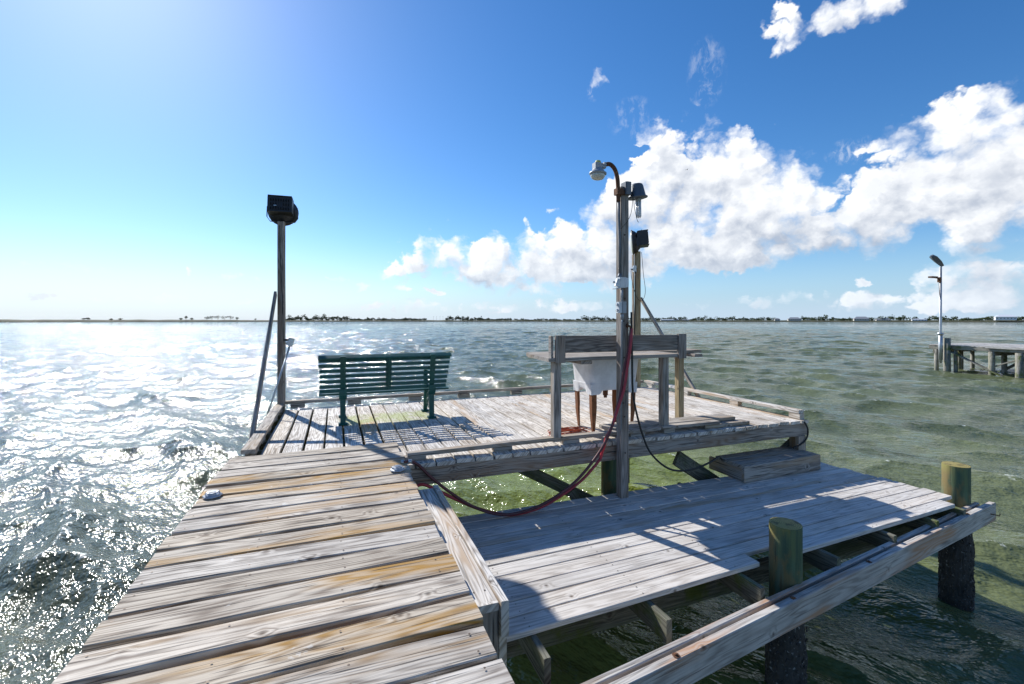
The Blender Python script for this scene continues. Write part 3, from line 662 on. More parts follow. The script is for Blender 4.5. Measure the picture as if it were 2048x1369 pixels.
# ---- lower platform
lo = thing('lower_platform', 'low side deck of pale grey boards one step down from the upper deck', 'dock platform', (0, 0, 0))
mb = MB(); N = 11; yl0, yl1, yr0, yr1 = 2.63, 4.43, 2.82, 4.34; ZL = -.60
for k in range(N):
    a0 = yl0+(yl1-yl0)*k/N; a1 = yl0+(yl1-yl0)*(k+1)/N; b0 = yr0+(yr1-yr0)*k/N; b1 = yr0+(yr1-yr0)*(k+1)/N; g = random.uniform(.007, .013)
    def at(x): q = (x-.9)/5.4; return (a0+(b0-a0)*q, a1+(b1-a1)*q)
    ends = [(.86, 6.33+random.uniform(-.03, .03)+(.06 if k < 4 else -.02*k+.1))]
    if k == 0: ends = [(.86, 3.20), (3.53, 6.15)]
    for x0, x1 in ends:
        p, q = at(x0), at(x1)
        mb.plank((x0, sum(p)/2, ZL+random.uniform(-.002, .001)), (x1, sum(q)/2, ZL+random.uniform(-.002, .001)), p[1]-p[0]-g, .038, w1=q[1]-q[0]-g, segs=16, cham=.004, jit=.0025,
                 nails=nail_rows(5.5, .13, (.3, 1.2, 2.1, 3.0, 3.9, 4.8, 5.3) if x0 < 1 else (.3, 1.3, 2.3)))
sub('deck_boards', mb, [M['low'], M['nail']], lo)
for xx, y0 in ((1.17, 2.44), (2.08, 2.46), (2.98, 2.50), (3.95, 2.58), (4.85, 2.66), (5.6, 2.7), (6.2, 2.76)):
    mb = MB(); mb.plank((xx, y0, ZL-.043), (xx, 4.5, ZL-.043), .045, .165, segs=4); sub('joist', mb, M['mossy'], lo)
for yy in (3.0, 4.05):
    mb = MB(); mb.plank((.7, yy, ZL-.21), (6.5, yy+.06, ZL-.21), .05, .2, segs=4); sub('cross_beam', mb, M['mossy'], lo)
# upright boards and flat ledge between walkway and lower deck
mb = MB(); mb.plank((.695, 2.15, -.052), (.695, 3.82, -.052), .135, .04, segs=8, jit=.003, nails=[(.12, -.03), (.12, .03), (.75, .03), (1.3, -.02)]); sub('ledge', mb, [M['deck'], M['nail']], lo)
mb = MB(); mb.plank((.7875, 2.13, -.040), (.7875, 3.84, -.040), .042, .18, segs=6, jit=.002); mb.plank((.787, 2.16, -.223), (.787, 3.84, -.223), .04, .19, segs=3); mb.plank((.786, 2.40, -.416), (.786, 3.84, -.416), .04, .19, segs=3)
sub('skirt_board', mb, M['deck'], lo)
mb = MB(); mb.post(.715, 2.21, -2.4, -.095, .10); sub('support_post', mb, M['beam'], lo)
mb = MB(); mb.post(.70, 3.78, -2.4, -.095, .09); sub('support_post', mb, M['beam'], lo)
# ---- fender beam and its two tall piles
fd = thing('fender_beam', 'long pale double beam running along the outer edge in front of the lower deck', 'beam', (0, 0, 0))
mb = MB(); mb.plank((.2, 2.035, -.70), (6.93, 2.845, -.70), .062, .20, segs=18, cham=.006, jit=.004); sub('outer_board', mb, M['fender'], fd)
mb = MB(); mb.plank((.2, 2.120, -.705), (6.78, 2.912, -.705), .045, .19, segs=18, cham=.006, jit=.004); sub('inner_board', mb, M['fender'], fd)
for q in (.26, .44, .60, .9):
    mb = MB(); p = Vector((.2, 2.035, -.70)).lerp(Vector((6.93, 2.845, -.70)), q); mb.lathe([(.011, 0), (.011, .008), (.006, .011)], p+Vector((0, 0, .0015)), Z, 8); mb.disc(p+Vector((0, 0, .0018)), Z, .024, 0, 11)
    sub('bolt', mb, M['rust'], fd)
mb = MB(); mb.tube([(6.78, 2.80, -.79), (6.80, 2.73, -.79), (6.82, 2.735, -.775)], .006, 6); sub('bolt', mb, M['rust'], fd)
pile(3.385, 2.63, .118, -.275, 'nearest thick green pile standing behind the fender beam at the gap in the lower deck')
pile(6.61, 3.02, .122, -.285, 'thick green and brown pile at the far end of the fender beam')

# ---- wooden step
st = thing('wooden_step', 'grey wooden box step between the lower deck and the upper deck', 'step', (5.24, 4.30, ZL))
for yy, w in ((-.095, .135), (.047, .135), (.185, .125)):
    mb = MB(); mb.plank((-.655, yy, .203), (.665, yy, .203), w, .036, segs=6, jit=.002); sub('tread', mb, M['curb'], st)
mb = MB(); mb.plank((-.66, -.185, .201), (.67, -.185, .201), .04, .196, segs=6, jit=.002); sub('riser', mb, M['curb'], st)
for xx in (-.63, .64):
    mb = MB(); mb.plank((xx, -.16, .164), (xx, .36 if xx < 0 else .24, .164), .04, .158); sub('side_board', mb, M['curb'], st)

# ================================================================ things on the dock
# ---- bench
bn = thing('bench', 'green slatted park bench facing the bay, seen from behind', 'bench', (.655, 6.31, 0))
mb = MB(); ang = R(9)
def bk(z): return -.06 - (z-.42)*math.tan(ang)*-1*-1
hs = [.878, .812, .745, .678, .611, .545, .495]
Xl, Xr = -.86, .835
for i, z in enumerate([.447, .505, .570, .638, .706, .774, .842]):
    yy = -(z-.42)*math.tan(ang); mb.plank((Xl+(.01 if i < 5 else 0), yy, z), (Xr-(.02*(6-i)*.4), yy, z+.003), .044, .016, up=(0, -1, .16), cham=.006, segs=6, jit=.0015)
mb.plank((Xl-.005, -.082, .895), (Xr+.01, -.082, .897), .085, .028, up=(0, -.55, 1), cham=.008, segs=6)
sub('backrest', mb, M['bench'], bn)
mb = MB()
for k in range(6): mb.plank((Xl, .05+k*.075, .41), (Xr, .05+k*.075, .41), .055, .026, cham=.006)
sub('seat', mb, M['bench'], bn)
for x in (-.57, .585):
    mb = MB()
    def strip(pts, w, t):
        rings = []
        for i, p in enumerate(pts):
            p = Vector(p); d = (Vector(pts[min(i+1, len(pts)-1)])-Vector(pts[max(i-1, 0)])).normalized(); nn = d.cross(Vector((1, 0, 0))).normalized()
            rings.append([p+Vector((a*w/2, 0, 0))+nn*b*t/2 for a, b in ((-1, -1), (1, -1), (1, 1), (-1, 1))])
        mb.loft(rings)
    strip(bez([(x, -.01, 0), (x, -.0, .2), (x, .0, .42), (x, -.05, .62), (x, -.115, .90)], 5), .068, .035)
    mb.plank((x-.055, -.01, .03), (x+.055, -.01, .03), .11, .03, cham=.012)
    strip(bez([(x, -.045, .47), (x, -.045, .40), (x, -.02, .34)], 4), .095, .02)
    strip([(x, -.03, .41), (x, .22, .40), (x, .46, .41)], .05, .03)
    strip(bez([(x, .46, .62), (x, .48, .55), (x, .43, .41), (x, .44, .2), (x, .50, 0)], 5), .055, .04)
    mb.plank((x-.05, .5, .03), (x+.05, .5, .03), .10, .03, cham=.01)
    strip(bez([(x, .0, .64), (x, .2, .66), (x, .40, .645), (x, .50, .60)], 5), .05, .025)
    mb.tube(bez([(x, .02, .10), (x, .14, .22), (x, .24, .33), (x, .34, .22), (x, .46, .10)], 5), .012, 6)
    mb.tube([(x+.0, .24+.06*math.cos(t), .17+.06*math.sin(t)) for t in np.linspace(0, 6.283, 16)], .010, 6)
    o = sub('leg', mb, M['bench'], bn)
mb = MB(); mb.plank((-.0, -.038, .475), (.0, -.108, .885), .075, .02, up=(0, -1, 0), cham=.004)
mb.plank((-.0, -.056, .455), (.0, -.128, .84), .014, .03, up=(0, -1, 0), cham=.003); mb.tube([(0, -.05, .47), (0, -.045, .435)], [.008, .003], 6)
sub('centre_strap', mb, M['bench'], bn)

# ---- fish cutting table
ct = thing('cutting_table', 'weathered wooden fish cleaning table with a raised back board', 'table', (0, 0, 0))
mb = MB(); TZ = .955
for i, (y0, x0, x1) in enumerate([(4.47, 2.12, 3.90), (4.635, 2.135, 3.90), (4.80, 2.15, 3.92), (4.965, 2.15, 4.68), (5.12, 2.20, 4.70), (5.255, 2.26, 4.69)]):
    mb.plank((x0, y0, TZ), (x1, y0, TZ), .158, .04, segs=8, jit=.003)
sub('tabletop', mb, M['curb'], ct)
mb = MB(); mb.plank((2.60, 4.42, TZ-.044), (2.60, 5.2, TZ-.044), .14, .04); mb.plank((3.93, 4.86, TZ-.044), (3.93, 5.2, TZ-.044), .2, .04); mb.plank((4.50, 4.75, TZ-.044), (4.50, 5.2, TZ-.044), .13, .04); mb.plank((2.8, 5.33, TZ-.044), (4.4, 5.33, TZ-.044), .04, .09)
sub('cleat', mb, M['beam'], ct)
for (x, y0, z0, m_) in ((2.245, 4.47, .06, 'curb'), (3.72, 4.50, .06, 'curb'), (4.40, 5.0, 0, 'treated'), (2.60, 5.20, 0, 'curb')):
    mb = MB(); mb.post(x, y0, z0-.02, TZ-.0445, .089); sub('leg', mb, M[m_], ct)
mb = MB(); mb.plank((2.235, 4.415, 1.19), (3.86, 4.415, 1.185), .04, .185, segs=8, jit=.002); sub('back_board', mb, M['shadewood'], ct)
for x in (2.255, 3.90):
    mb = MB(); mb.plank((x, 4.372, .90), (x, 4.372, 1.196), .115, .04, up=(0, -1, 0)); sub('upright', mb, M['shadewood'] if x > 3 else M['beam'], ct)
mb = MB(); mb.plank((2.165, 4.40, 1.19), (2.165, 4.46, 1.19), .03, .25); sub('upright', mb, M['curb'], ct)

# ---- laundry tub
tb = thing('laundry_tub', 'white plastic laundry tub on rusty legs hanging under the cutting table', 'sink', (3.20, 4.99, 0)); tb.scale = (1.1, 1, 1)
def rr(w, d, z, c=.06, n=5):
    out = []
    for cx, cy, a0 in ((w/2-c, d/2-c, 0), (-w/2+c, d/2-c, 90), (-w/2+c, -d/2+c, 180), (w/2-c, -d/2+c, 270)):
        for k in range(n): a = R(a0+90*k/(n-1)); out.append((cx+c*math.cos(a), cy+c*math.sin(a), z))
    return out
mb = MB()
mb.loft([rr(.56, .40, .50), rr(.60, .44, .54), rr(.655, .50, .86), rr(.655, .50, .872), rr(.71, .545, .874), rr(.71, .545, .895), rr(.66, .50, .897), rr(.62, .46, .86), rr(.50, .34, .56)], smooth=False)
# scalloped skirt that ends in leg sockets at the corners
W2, D2 = .60, .44
def skirt(axis, sgn):
    n = 30; L = W2 if axis == 0 else D2; top = []; bot = []
    def prof(t):
        e = min(t, 1-t)*L
        if e < .10: return .455
        if e < .17: return .455+.065*(.5-.5*math.cos(math.pi*(e-.10)/.07))
        return .52
    for k in range(n+1):
        t = k/n; q = -L/2+L*t
        off = (D2 if axis == 0 else W2)/2
        P = (lambda z, o: (q, sgn*o, z)) if axis == 0 else (lambda z, o: (sgn*o, q, z))
        top.append([P(.585, off+.008), P(prof(t), off-.006), P(prof(t), off-.022), P(.585, off-.02)])
    mb.loft(top)
for ax in (0, 1):
    for sg in (-1, 1): skirt(ax, sg)
sub('basin', mb, M['tub'], tb)
for sx in (-1, 1):
    for sy in (-1, 1):
        mb = MB(); x, y0 = sx*.268, sy*.19; rings = []
        for z, w, o in ((.52, .062, 0), (.30, .062, .006), (.22, .056, .008), (0, .030, .028)):
            cx, cy = x+sx*(.022-o), y0+sy*(.022-o); t = .004
            rings.append([(cx, cy, z), (cx-sx*w, cy, z), (cx-sx*w, cy-sy*t, z), (cx-sx*t, cy-sy*t, z), (cx-sx*t, cy-sy*w, z), (cx, cy-sy*w, z)])
        mb.loft(rings); sub('leg', mb, M['tubleg'], tb)
mb = MB(); mb.lathe([(.03, .40), (.03, .52), (.045, .525), (.045, .56)], (0.02, .02, 0), Z, 14); mb.tube([(0.02, .02, .42), (.02, .02, .37)], .02, 10); sub('drain', mb, M['rust'], tb)

# ---- lamp post in the middle
lp = thing('lamp_post', 'tall dark wooden post rising from the lower deck beside the cutting table', 'post', (2.97, 4.275, ZL))
mb = MB(); mb.post(.0, .0, .002, 3.43, .10, 0, w2=.10); 
sub('post', mb, M['shadewood'], lp)
mb = MB(); mb.box((.08, .05, .25), (.05, .04, .28)); sub('cleat', mb, M['beam'], lp)
mb = MB()
for z in (.5, .9, 1.05, 1.55, 1.95, 2.2, 2.9): mb.lathe([(.010, 0), (.008, .006)], (random.uniform(-.03, .03), -.052, z), (0, -1, 0), 8)
sub('bolt', mb, M['nail'], lp)
YF = 4.20
# conduit with weather heads
cn = tag(None or (lambda m_: (m_.tube([(2.905, YF+.03, 1.82), (2.908, YF+.03, 2.2), (2.895, YF+.03, 2.5), (2.888, YF+.03, 2.70)], .014, 10), m_.lathe([(.03, 0), (.026, .03), (.016, .06)], (2.905, YF+.03, 1.815), Z, 12), m_.build('conduit', M['darkmetal']))[-1])(MB()),
         'dark conduit running up the lamp post to the curved lamp arm', 'conduit')
# curved arm lamp
sl = thing('arm_lamp', 'grey yard lamp with yellow sensor cap on a rusty curved arm', 'lamp', (2.62, 4.22, 2.93))
ox = Vector((2.62, 4.22, 2.93))
mb = MB(); mb.tube([Vector(p)-ox for p in bez([(2.886, YF+.03, 2.66), (2.882, YF+.03, 2.80), (2.872, YF+.03, 2.92), (2.838, YF+.03, 3.01), (2.78, YF+.03, 3.055), (2.72, YF+.03, 3.045), (2.68, YF+.03, 3.03)], 6)], .023, 12); sub('arm', mb, M['rust'], sl)
mb = MB(); mb.box(Vector((2.89, YF+.03, 2.765))-ox, (.08, .07, .07)); mb.box(Vector((2.93, YF+.04, 2.76))-ox, (.07, .06, .05)); sub('bracket', mb, M['rust'], sl)
mb = MB(); mb.lathe([(.080, -.012), (.092, -.004), (.092, .009), (.078, .018), (.064, .035), (.052, .055), (.04, .065), (.0, .066)], (0, 0, 0), (0.06, 0, 1), 28)
mb.box((-.012, 0, .07), (.075, .08, .085), cham=.006); mb.box((.05, 0, .085), (.08, .045, .04), cham=.006); mb.box((.075, 0, .112), (.025, .055, .03)); mb.tube([(.06, -.03, .10), (.06, .03, .10)], .008, 6); mb.tube([(.085, -.03, .10), (.085, .03, .10)], .008, 6); sub('housing', mb, M['greymetal'], sl)
mb = MB(); mb.lathe([(.079, -.010), (.076, -.030), (.060, -.052), (.03, -.063), (0, -.065)], (0, 0, 0), (0.06, 0, 1), 28); sub('lens', mb, M['lens'], sl)
mb = MB(); mb.lathe([(.030, .10), (.030, .130), (.026, .14), (0, .142)], (-.005, 0, 0), (0.06, 0, 1), 20); sub('light_sensor', mb, M['dusk'], sl)
# bucket lamp with bare tube bulb
bl = thing('bucket_lamp', 'dark grey bucket shaped lamp with a bare tube bulb below', 'lamp', (3.145, 4.24, 2.72)) 
mb = MB(); mb.lathe([(.095, 0), (.112, .004), (.112, .014), (.092, .028), (.072, .14), (.064, .155), (.05, .163), (0, .165)], (0, 0, 0), (-.10, 0, 1), 30); mb.lathe([(.098, .006), (.07, .03), (.05, .1)], (0, 0, 0), (-.1, 0, 1), 26, caps=False); sub('shade', mb, M['darkmetal'], bl)
mb = MB(); mb.box((-.15, .0, .09), (.075, .11, .14), cham=.012); mb.box((-.105, 0, .05), (.07, .04, .03)); sub('mounting_box', mb, M['darkmetal'], bl)
mb = MB(); mb.lathe([(.032, .05), (.034, -.01), (.030, -.035)], (.01, 0, 0), Z, 16); sub('socket', mb, M['greymetal'], bl)
mb = MB()
for k in range(6):
    a = k*math.pi/3; x, y0 = .01+.024*math.cos(a), .024*math.sin(a); mb.tube([(x, y0, -.03), (x+.004, y0, -.20), (x+.004-.005*math.cos(a), y0-.005*math.sin(a), -.212)], [.0095, .0095, .005], 8)
sub('bulb', mb, M['tubeglass'], bl)
mb = MB(); mb.tube(bez([(-.10, -.055, .05), (-.12, -.06, -.15), (-.17, -.06, -.27), (-.24, -.03, -.36)], 6), .003, 5); mb.tube(bez([(-.09, -.05, .02), (-.085, -.06, -.12), (-.05, -.06, -.25), (-.03, -.06, -.28)], 6), .003, 5); sub('wire', mb, M['cable'], bl)

# outlet boxes on the post
ob1 = thing('outlet_box', 'upper pale outlet box with an open flip cover on the lamp post', 'outlet box', (2.905, YF, 1.77))
mb = MB(); mb.box((0, .0, 0), (.085, .07, .115), cham=.006); mb.box((.045, 0, -.0), (.045, .085, .10), cham=.004); sub('body', mb, M['box'], ob1)
mb = MB(); mb.box((-.055, -.01, -.005), (.05, .05, .085), Matrix.Rotation(R(18), 3, 'Y'), cham=.01); mb.lathe([(.012, 0), (.012, .03)], (-.09, -.01, 0), (-1, 0, .1), 10); mb.box((-.045, 0, -.06), (.1, .06, .012), Matrix.Rotation(R(-12), 3, 'Y')); sub('flip_cover', mb, M['box'], ob1)
ob2 = thing('outlet_box', 'lower grey outlet box below the short pipe on the lamp post', 'outlet box', (2.912, YF, 1.50))
mb = MB(); mb.box((.01, 0, 0), (.055, .07, .125), cham=.006); sub('body', mb, M['greymetal'], ob2)
mb = MB(); mb.box((-.04, 0, 0), (.035, .075, .12), cham=.006); mb.lathe([(.018, 0), (.014, .018)], (-.057, 0, .03), (-1, 0, 0), 12); mb.lathe([(.018, 0), (.014, .018)], (-.057, 0, -.03), (-1, 0, 0), 12); sub('socket_cover', mb, M['box'], ob2)
mb = MB(); mb.tube([(0, 0, .06), (0, 0, .215)], .0125, 10); mb.tube([(.004, 0, -.06), (.004, 0, -.13)], .02, 12); mb.tube([(.004, 0, -.13), (.006, .01, -.16), (.008, .03, -1.35)], .011, 8); sub('pipe', mb, M['greymetal'], ob2)
# hose tap with hoses
tap = thing('hose_tap', 'brass hose tap on the front of the lamp post where the hoses start', 'tap', (2.995, YF, 1.30))
mb = MB(); mb.lathe([(.022, 0), (.018, .02), (.012, .03)], (0, .02, 0), (0, -1, 0), 12); mb.tube([(0, 0, 0), (0, -.03, -.005), (0, -.035, -.035)], .011, 8); mb.box((0, -.015, .03), (.05, .012, .012)); sub('body', mb, M['rust'], tap)
def hose(name, pts, r, mat, label, cat='hose', n=8, group=None, nn=10):
    mb = MB(); mb.tube(bez(pts, nn), r, n); return tag(mb.build(name, M[mat]), label, cat, group)
yh = 4.155
hose('water_hose', [(2.995, yh, 1.27), (2.965, yh, 1.05), (2.90, yh, .80), (2.86, yh-.01, .60), (2.785, yh-.02, .36), (2.70, yh-.03, .16), (2.585, yh, -.05), (2.34, 4.17, -.30), (2.06, 4.18, -.46), (1.80, 4.20, -.545), (1.52, 4.22, -.555), (1.26, 4.26, -.46), (1.03, 4.3, -.30), (.84, 4.32, -.13), (.72, 4.32, .0), (.63, 4.30, .045), (.585, 4.27, .05)],
     .0145, 'hose_dark', 'brown black water hose sagging from the tap to the walkway end')
hose('water_hose', [(3.005, yh-.002, 1.27), (2.98, yh-.02, 1.10), (2.93, yh-.025, .84), (2.885, yh-.03, .62), (2.80, yh-.03, .40), (2.735, yh-.02, .22), (2.70, 4.19, .10)],
     .0155, 'hose_red', 'upper length of maroon water hose hanging straight down from the tap')
hose('water_hose', [(2.70, 4.19, .10), (2.69, 4.20, .02), (2.665, 4.21, -.06), (2.64, 4.2, -.12)], .0155, 'hose_bright', 'short bright red length of hose beside the lamp post foot')
hose('water_hose', [(2.64, 4.2, -.12), (2.56, 4.2, -.20), (2.40, 4.2, -.33), (2.15, 4.2, -.46), (1.9, 4.21, -.55), (1.6, 4.235, -.575), (1.33, 4.28, -.50), (1.08, 4.30, -.37), (.90, 4.30, -.26), (.76, 4.28, -.18), (.62, 4.1, -.14)],
     .0155, 'hose_red', 'lower maroon water hose sagging in a loop across to the walkway')
tag((lambda m_: (m_.lathe([(.018, 0), (.02, .03), (.014, .035), (.014, .07), (.02, .075), (.02, .10)], (.66, 4.30, .043), (-1, -.1, .05), 12), m_.build('hose_coupling', M['galv']))[-1])(MB()), 'grey hose coupling at the corner of the walkway', 'coupling')
hose('power_cable', [(3.035, 4.20, 1.45), (3.036, 4.19, 1.0), (3.036, 4.18, .62), (3.06, 4.17, .42), (3.14, 4.165, .14), (3.24, 4.165, -.08), (3.38, 4.165, -.23), (3.55, 4.17, -.335), (3.74, 4.18, -.375), (3.95, 4.19, -.37), (4.15, 4.2, -.33), (4.35, 4.26, -.31), (4.50, 4.36, -.38), (4.60, 4.44, -.42)],
     .0115, 'cable', 'black cable sagging from the lamp post to the wooden step', 'cable')
hose('power_cable', [(5.93, 4.33, -.02), (5.965, 4.31, -.10), (5.965, 4.31, -.2), (5.92, 4.32, -.28), (5.82, 4.33, -.33), (5.74, 4.35, -.36)], .011, 'cable', 'short black cable looped at the right corner of the upper deck', 'cable')
# extension cord coil
mb = MB(); rng = random.Random(3); pts = []
for k in range(150):
    a = k*.42; q = 1+.22*math.sin(k*.13)+.1*math.sin(k*.031+1)
    pts.append((2.56+.20*q*math.cos(a)+.05*math.sin(k*.05), 4.79+.10*q*math.sin(a), .012+.00042*k+.004*math.sin(k*.7)))
pts += [(2.75, 4.90, .06), (2.88, 4.92, .02), (2.94, 4.84, .012), (2.86, 4.74, .012), (2.7, 4.70, .012), (2.3, 4.66, .012), (2.12, 4.62, .012)]
mb.tube(bez(pts, 3), .0048, 6); tag(mb.build('extension_cord', M['orange']), 'orange extension cord coiled on the deck under the cutting table', 'cord')

# ---- floodlight posts at the two back corners
fp1 = thing('floodlight_post', 'dark wooden floodlight post at the left back corner behind the bench', 'post', (-.775, 7.745, 0))
mb = MB(); mb.post(0, 0, -.30, 2.86, .092, R(-12)); sub('post', mb, M['shadewood'], fp1)
mb = MB(); mb.plank((-.105, -2.20, -.14), (-.085, .0, 1.80), .038, .088, up=(0, -.66, .75), segs=4); sub('brace', mb, M['shadewood'], fp1)
mb = MB(); mb.tube(bez([(-.02, -.05, 2.8), (-.01, -.052, 2.3), (.02, -.052, 1.6), (.035, -.05, 1.05)], 6), .004, 5); sub('wire', mb, M['cable'], fp1)
fp2 = thing('floodlight_post', 'yellowish wooden floodlight post at the right back corner of the upper deck', 'post', (5.74, 7.735, 0))
mb = MB(); mb.post(0, 0, -.30, 2.76, .092, R(8)); sub('post', mb, M['treated'], fp2)
mb = MB(); mb.plank((.27, -1.42, .0), (.09, .0, 1.83), .038, .088, up=(0, -.7, -.6), segs=4); sub('brace', mb, M['curb'], fp2)
mb = MB(); mb.plank((-.075, .02, 2.7), (-.075, .02, .12), .02, .06, up=(0, -1, 0)); sub('side_board', mb, M['curb'], fp2)
mb = MB(); mb.tube(bez([(.075, -.03, 2.75), (.09, -.07, 2.3), (.13, -.08, 1.95), (.06, -.08, 1.77), (-.06, -.08, 1.80), (-.17, -.08, 2.05), (-.21, -.07, 2.33), (-.17, -.06, 2.40)], 8), .005, 5); mb.tube(bez([(-.10, -.06, 2.35), (-.10, -.05, 1.7), (-.12, -.05, 1.0), (-.12, -.05, .15)], 5), .011, 6); sub('wire', mb, M['cable'], fp2)
jb = thing('junction_box', 'small grey junction box on the right floodlight post', 'junction box', (5.64, 7.70, 2.40))
mb = MB(); mb.box((0, 0, 0), (.06, .06, .13), cham=.006); mb.box((-.04, 0, .0), (.03, .05, .05)); mb.lathe([(.018, 0), (.01, .05)], (-.05, 0, -.01), (-1, 0, .0), 8); sub('body', mb, M['galv'], jb)
jb = thing('junction_box', 'grey junction box on a slanting metal rod at the left floodlight post', 'junction box', (-.64, 7.66, 1.03), 0)
mb = MB(); mb.box((0, 0, 0), (.085, .06, .12), Matrix.Rotation(R(18), 3, 'Y'), cham=.006); sub('body', mb, M['galv'], jb)
mb = MB(); mb.box((-.06, .03, .03), (.06, .03, .04)); mb.box((-.05, .03, -.02), (.05, .03, .03)); sub('bracket', mb, M['black'], jb)
mb = MB(); mb.tube([(-.01, 0, -.05), (-.245, -.55, -.98)], .013, 8); sub('rod', mb, M['galv'], jb)

def floodlight(loc, rz, pitch, label, scale=1.):
    root = thing('floodlight', label, 'floodlight', loc, R(rz), 'black box floodlights on the corner posts')
    Mx = Matrix.Rotation(R(pitch), 4, 'X')
    def put(name, mb, mat):
        mb.v = [tuple(Mx @ Vector(p)) for p in mb.v]; return sub(name, mb, M[mat], root)
    mb = MB(); mb.box((-.015, -.08, .02), (.39, .20, .29), cham=.012)
    for k in range(9): mb.plank((-.175+k*.04, -.195, .13), (-.175+k*.04, -.195, -.09), .012, .014, up=(0, -1, 0), cham=.003)
    mb.box((-.015, -.10, .162), (.38, .20, .014)); mb.box((-.015, -.10, -.122), (.38, .20, .014)); hb = put('housing', mb, 'black')
    mb = MB()
    for r_ in range(3):
        for k in range(8):
            if r_ == 1 and k in (3, 4): continue
            mb.box((-.155+k*.04, -.1915, .085-.075*r_), (.016, .005, .040), cham=.001)
    for r_ in range(3):
        for sx in (-1, 1):
            for k in range(4): mb.box((-.015+sx*.181, -.16+k*.04, .085-.07*r_), (.005, .016, .04), cham=.001)
    mb.v = [tuple(Mx @ Vector(p)) for p in mb.v]; o = mb.build('vent', M['slot']); o.parent = hb
    mb = MB(); mb.box((-.085, -.199, -.02), (.045, .006, .022)); mb.v = [tuple(Mx @ Vector(p)) for p in mb.v]; o = mb.build('rating_plate', M['galv']); o.parent = hb
    mb = MB(); mb.lathe([(.12, -.05), (.17, .00), (.22, .06), (.240, .10), (.252, .105), (.252, .125)], (0, 0, -.02), (0, 1, 0), 32); put('reflector', mb, 'black')
    mb = MB(); mb.lathe([(.245, .123), (.20, .145), (.1, .16), (0, .165)], (0, 0, -.02), (0, 1, 0), 32); put('lens', mb, 'lens')
    mb = MB(); mb.tube(bez([(-.07, -.06, .165), (-.06, -.08, .20), (.0, -.085, .205), (.05, -.08, .19), (.06, -.06, .165)], 5), .007, 6); put('handle', mb, 'black')
    mb = MB(); pts = [(-.245, .02, .03), (-.25, .02, -.15), (-.20, .02, -.225), (0, .02, -.24), (.20, .02, -.225), (.25, .02, -.15), (.245, .02, .03)]
    rings = []
    for i, p in enumerate(pts):
        p = Vector(p); d = (Vector(pts[min(i+1, 6)])-Vector(pts[max(i-1, 0)])).normalized(); nn = d.cross(Vector((0, 1, 0)))
        rings.append([p+Vector((0, a*.02, 0))+nn*b*.005 for a, b in ((-1, -1), (1, -1), (1, 1), (-1, 1))])
    mb.loft(rings); sub('yoke', mb, M['black'], root); root.scale = (scale,)*3; return root
floodlight((-.765, 7.77, 3.065), -3, -9, 'black box floodlight on the left post, its vented back towards the walkway', .86)
floodlight((5.74, 7.72, 2.98), 56, -5, 'black box floodlight on the right post, turned with its lens to the left')

# ---- solar lights screwed to the walkway edge
def dock_light(loc, label):
    root = thing('dock_light', label, 'dock light', loc, random.uniform(0, 1), 'round grey lights on the walkway edges')
    mb = MB(); mb.lathe([(.062, 0), (.066, .005), (.062, .011), (.050, .017), (.045, .029), (.04, .033), (0, .034)], (0, 0, 0), Z, 8, smooth=False); sub('housing', mb, M['lightbody'], root)
    mb = MB(); mb.box((0, 0, .0355), (.045, .045, .003)); sub('solar_cell', mb, M['solar'], root)
    mb = MB()
    for k in range(4): a = math.pi/4+k*math.pi/2; mb.box((math.cos(a)*.047, math.sin(a)*.047, .021), (.012, .02, .012), Matrix.Rotation(a, 3, 'Z'))
    sub('lens', mb, M['tubeglass'], root)
dock_light((-.855, 3.955, .054), 'grey solar light on the left edge of the walkway')
dock_light((.50, 4.06, .054), 'grey solar light on the right edge of the walkway')

# ---- the neighbouring pier
pr_ = thing('neighbour_pier', 'weathered pier on mossy piles across the water at the right edge', 'pier', (0, 0, 0))
mb = MB(); PX0, PX1, PY1 = 34.2, 39.2, 16.9
k = 0; yy = PY1
while yy > 2: mb.plank((PX0+random.uniform(-.06, .03), yy-.07, -.12+random.uniform(-.01, .01)), (PX1+.02, yy-.07, -.12), .138, .045); yy -= .152
sub('deck_boards', mb, M['fardeck'], pr_)
for xx, zz, t in ((PX0+.02, -.168, .22), (PX1-.05, -.168, .22)):
    mb = MB(); mb.plank((xx, 2, zz), (xx, PY1+.05, zz), .06, t, segs=8, jit=.01); sub('side_beam', mb, M['farwood'], pr_)
mb = MB(); mb.plank((PX0-.09, 5, -.10), (PX0-.09, PY1-2.6, -.10), .05, .12, segs=8, jit=.01); sub('fender_board', mb, M['fardeck'], pr_)
for yy in (16.55, 13.9, 11.0, 8.0, 5.0):
    mb = MB(); mb.plank((PX0-.05, yy+.15, -.40), (PX1+.05, yy+.15, -.40), .06, .24, segs=2); sub('pile_cap', mb, M['farwood'], pr_)
for (x, yy, z1, r_) in ((34.25, 16.6, -.4, .13), (34.35, 15.72, -.16, .12), (36.2, 16.4, -.4, .13), (37.9, 16.5, -.4, .13), (34.3, 14.1, -.4, .17), (36.1, 14.3, -.4, .15), (38.6, 14.2, -.4, .14), (34.2, 12.95, -.4, .2), (34.3, 11.2, -.4, .15), (36.6, 11.2, -.4, .15), (34.3, 8, -.4, .15), (36.9, 16.6, -.4, .12)):
    r_ *= .84; mb = MB(); mb.tube([(x, yy, -3), (x+.02, yy, -1.5), (x, yy, z1)], [r_*1.05, r_, r_*.97], 12); sub('pile', mb, M['farwood'], pr_)
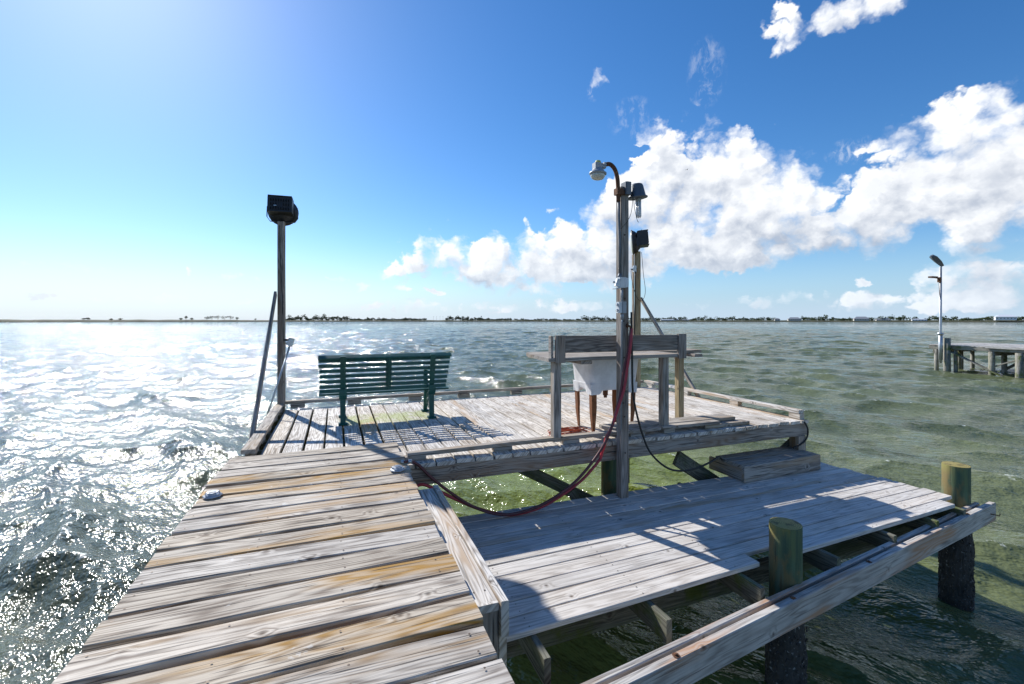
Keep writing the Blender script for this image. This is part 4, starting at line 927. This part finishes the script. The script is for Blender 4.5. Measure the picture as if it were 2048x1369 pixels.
for a, b in (((34.1, 15.9, -.5), (34.1, 13.6, -1.75)), ((34.2, 12.7, -.6), (34.3, 14.6, -1.5)), ((34.1, 12.6, -.5), (34.1, 10.2, -1.6)), ((36.2, 14.4, -1.5), (38.6, 13.9, -.6)), ((34.1, 9.6, -1.5), (34.1, 12.0, -.7))):
    mb = MB(); mb.plank(a, b, .06, .24, up=(-1, 0, 0)); sub('brace', mb, M['farwood'], pr_)
mb = MB(); mb.tube([(34.05, 15.98, -3), (34.05, 15.98, .30)], [.18, .165], 14); root = tag(mb.build('mooring_pile', M['farwood']), 'tall dark mooring pile at the corner of the neighbouring pier', 'pile')
fl = thing('pole_light', 'tall metal light pole at the corner of the neighbouring pier', 'light pole', (33.75, 16.15, 0))
mb = MB(); mb.tube([(0, 0, -1.2), (0, 0, .62), (0, 0, 4.55)], .065, 12); mb.tube([(0, 0, -1.0), (0, 0, .62)], .10, 12); mb.lathe([(.16, .50), (.16, .62)], (0, 0, 0), Z, 12); sub('pole', mb, M['galv'], fl)
mb = MB(); q = Vector((0, 0, 4.72)); d = Vector((-.70, .18, .62)).normalized(); mb.loft([[q-d*.15+Vector(p)*.10 for p in ((0, 1, 0), (1, 0, .8), (0, -1, 0), (-1, 0, -.8))], [q+d*.25+Vector(p)*.24 for p in ((0, .8, 0), (.45, 0, .5), (0, -.8, 0), (-.45, 0, -.5))], [q+d*.65+Vector(p)*.20 for p in ((0, 1, 0), (.5, 0, .6), (0, -1, 0), (-.5, 0, -.6))], [q+d*.78+Vector(p)*.08 for p in ((0, 1, 0), (1, 0, .8), (0, -1, 0), (-1, 0, -.8))]])
sub('lamp_head', mb, M['darkmetal'], fl)
mb = MB(); mb.tube([(0, 0, 3.86), (-.75, .1, 3.92)], .035, 6); mb.box((-.55, .1, 3.93), (.55, .22, .09)); mb.box((-.12, 0, 3.78), (.16, .14, .3)); mb.tube(bez([(-.15, 0, 3.65), (-.12, 0, 3.2), (-.05, 0, 2.6)], 4), .018, 5); sub('side_lamp', mb, M['rust'], fl)

# ---- a bird in the sky
mb = MB(); mb.lathe([(.0, -.22), (.05, -.12), (.07, 0), (.05, .12), (.02, .22)], (0, 0, 0), (1, .2, .05), 8)
for s_ in (-1, 1): mb.loft([[(-.08, s_*.04, .02), (.08, s_*.04, .02), (.08, s_*.04, .035), (-.08, s_*.04, .035)], [(-.09, s_*.3, .14), (.05, s_*.3, .14), (.05, s_*.3, .15), (-.09, s_*.3, .15)], [(-.10, s_*.62, .04), (-.04, s_*.62, .04), (-.04, s_*.62, .045), (-.10, s_*.62, .045)]])
o = mb.build('bird', M['cable']); o.location = pol(42.19, 120, CAMZ+17.69*120/57.3); tag(o, 'small dark bird flying in front of the large clouds', 'bird')
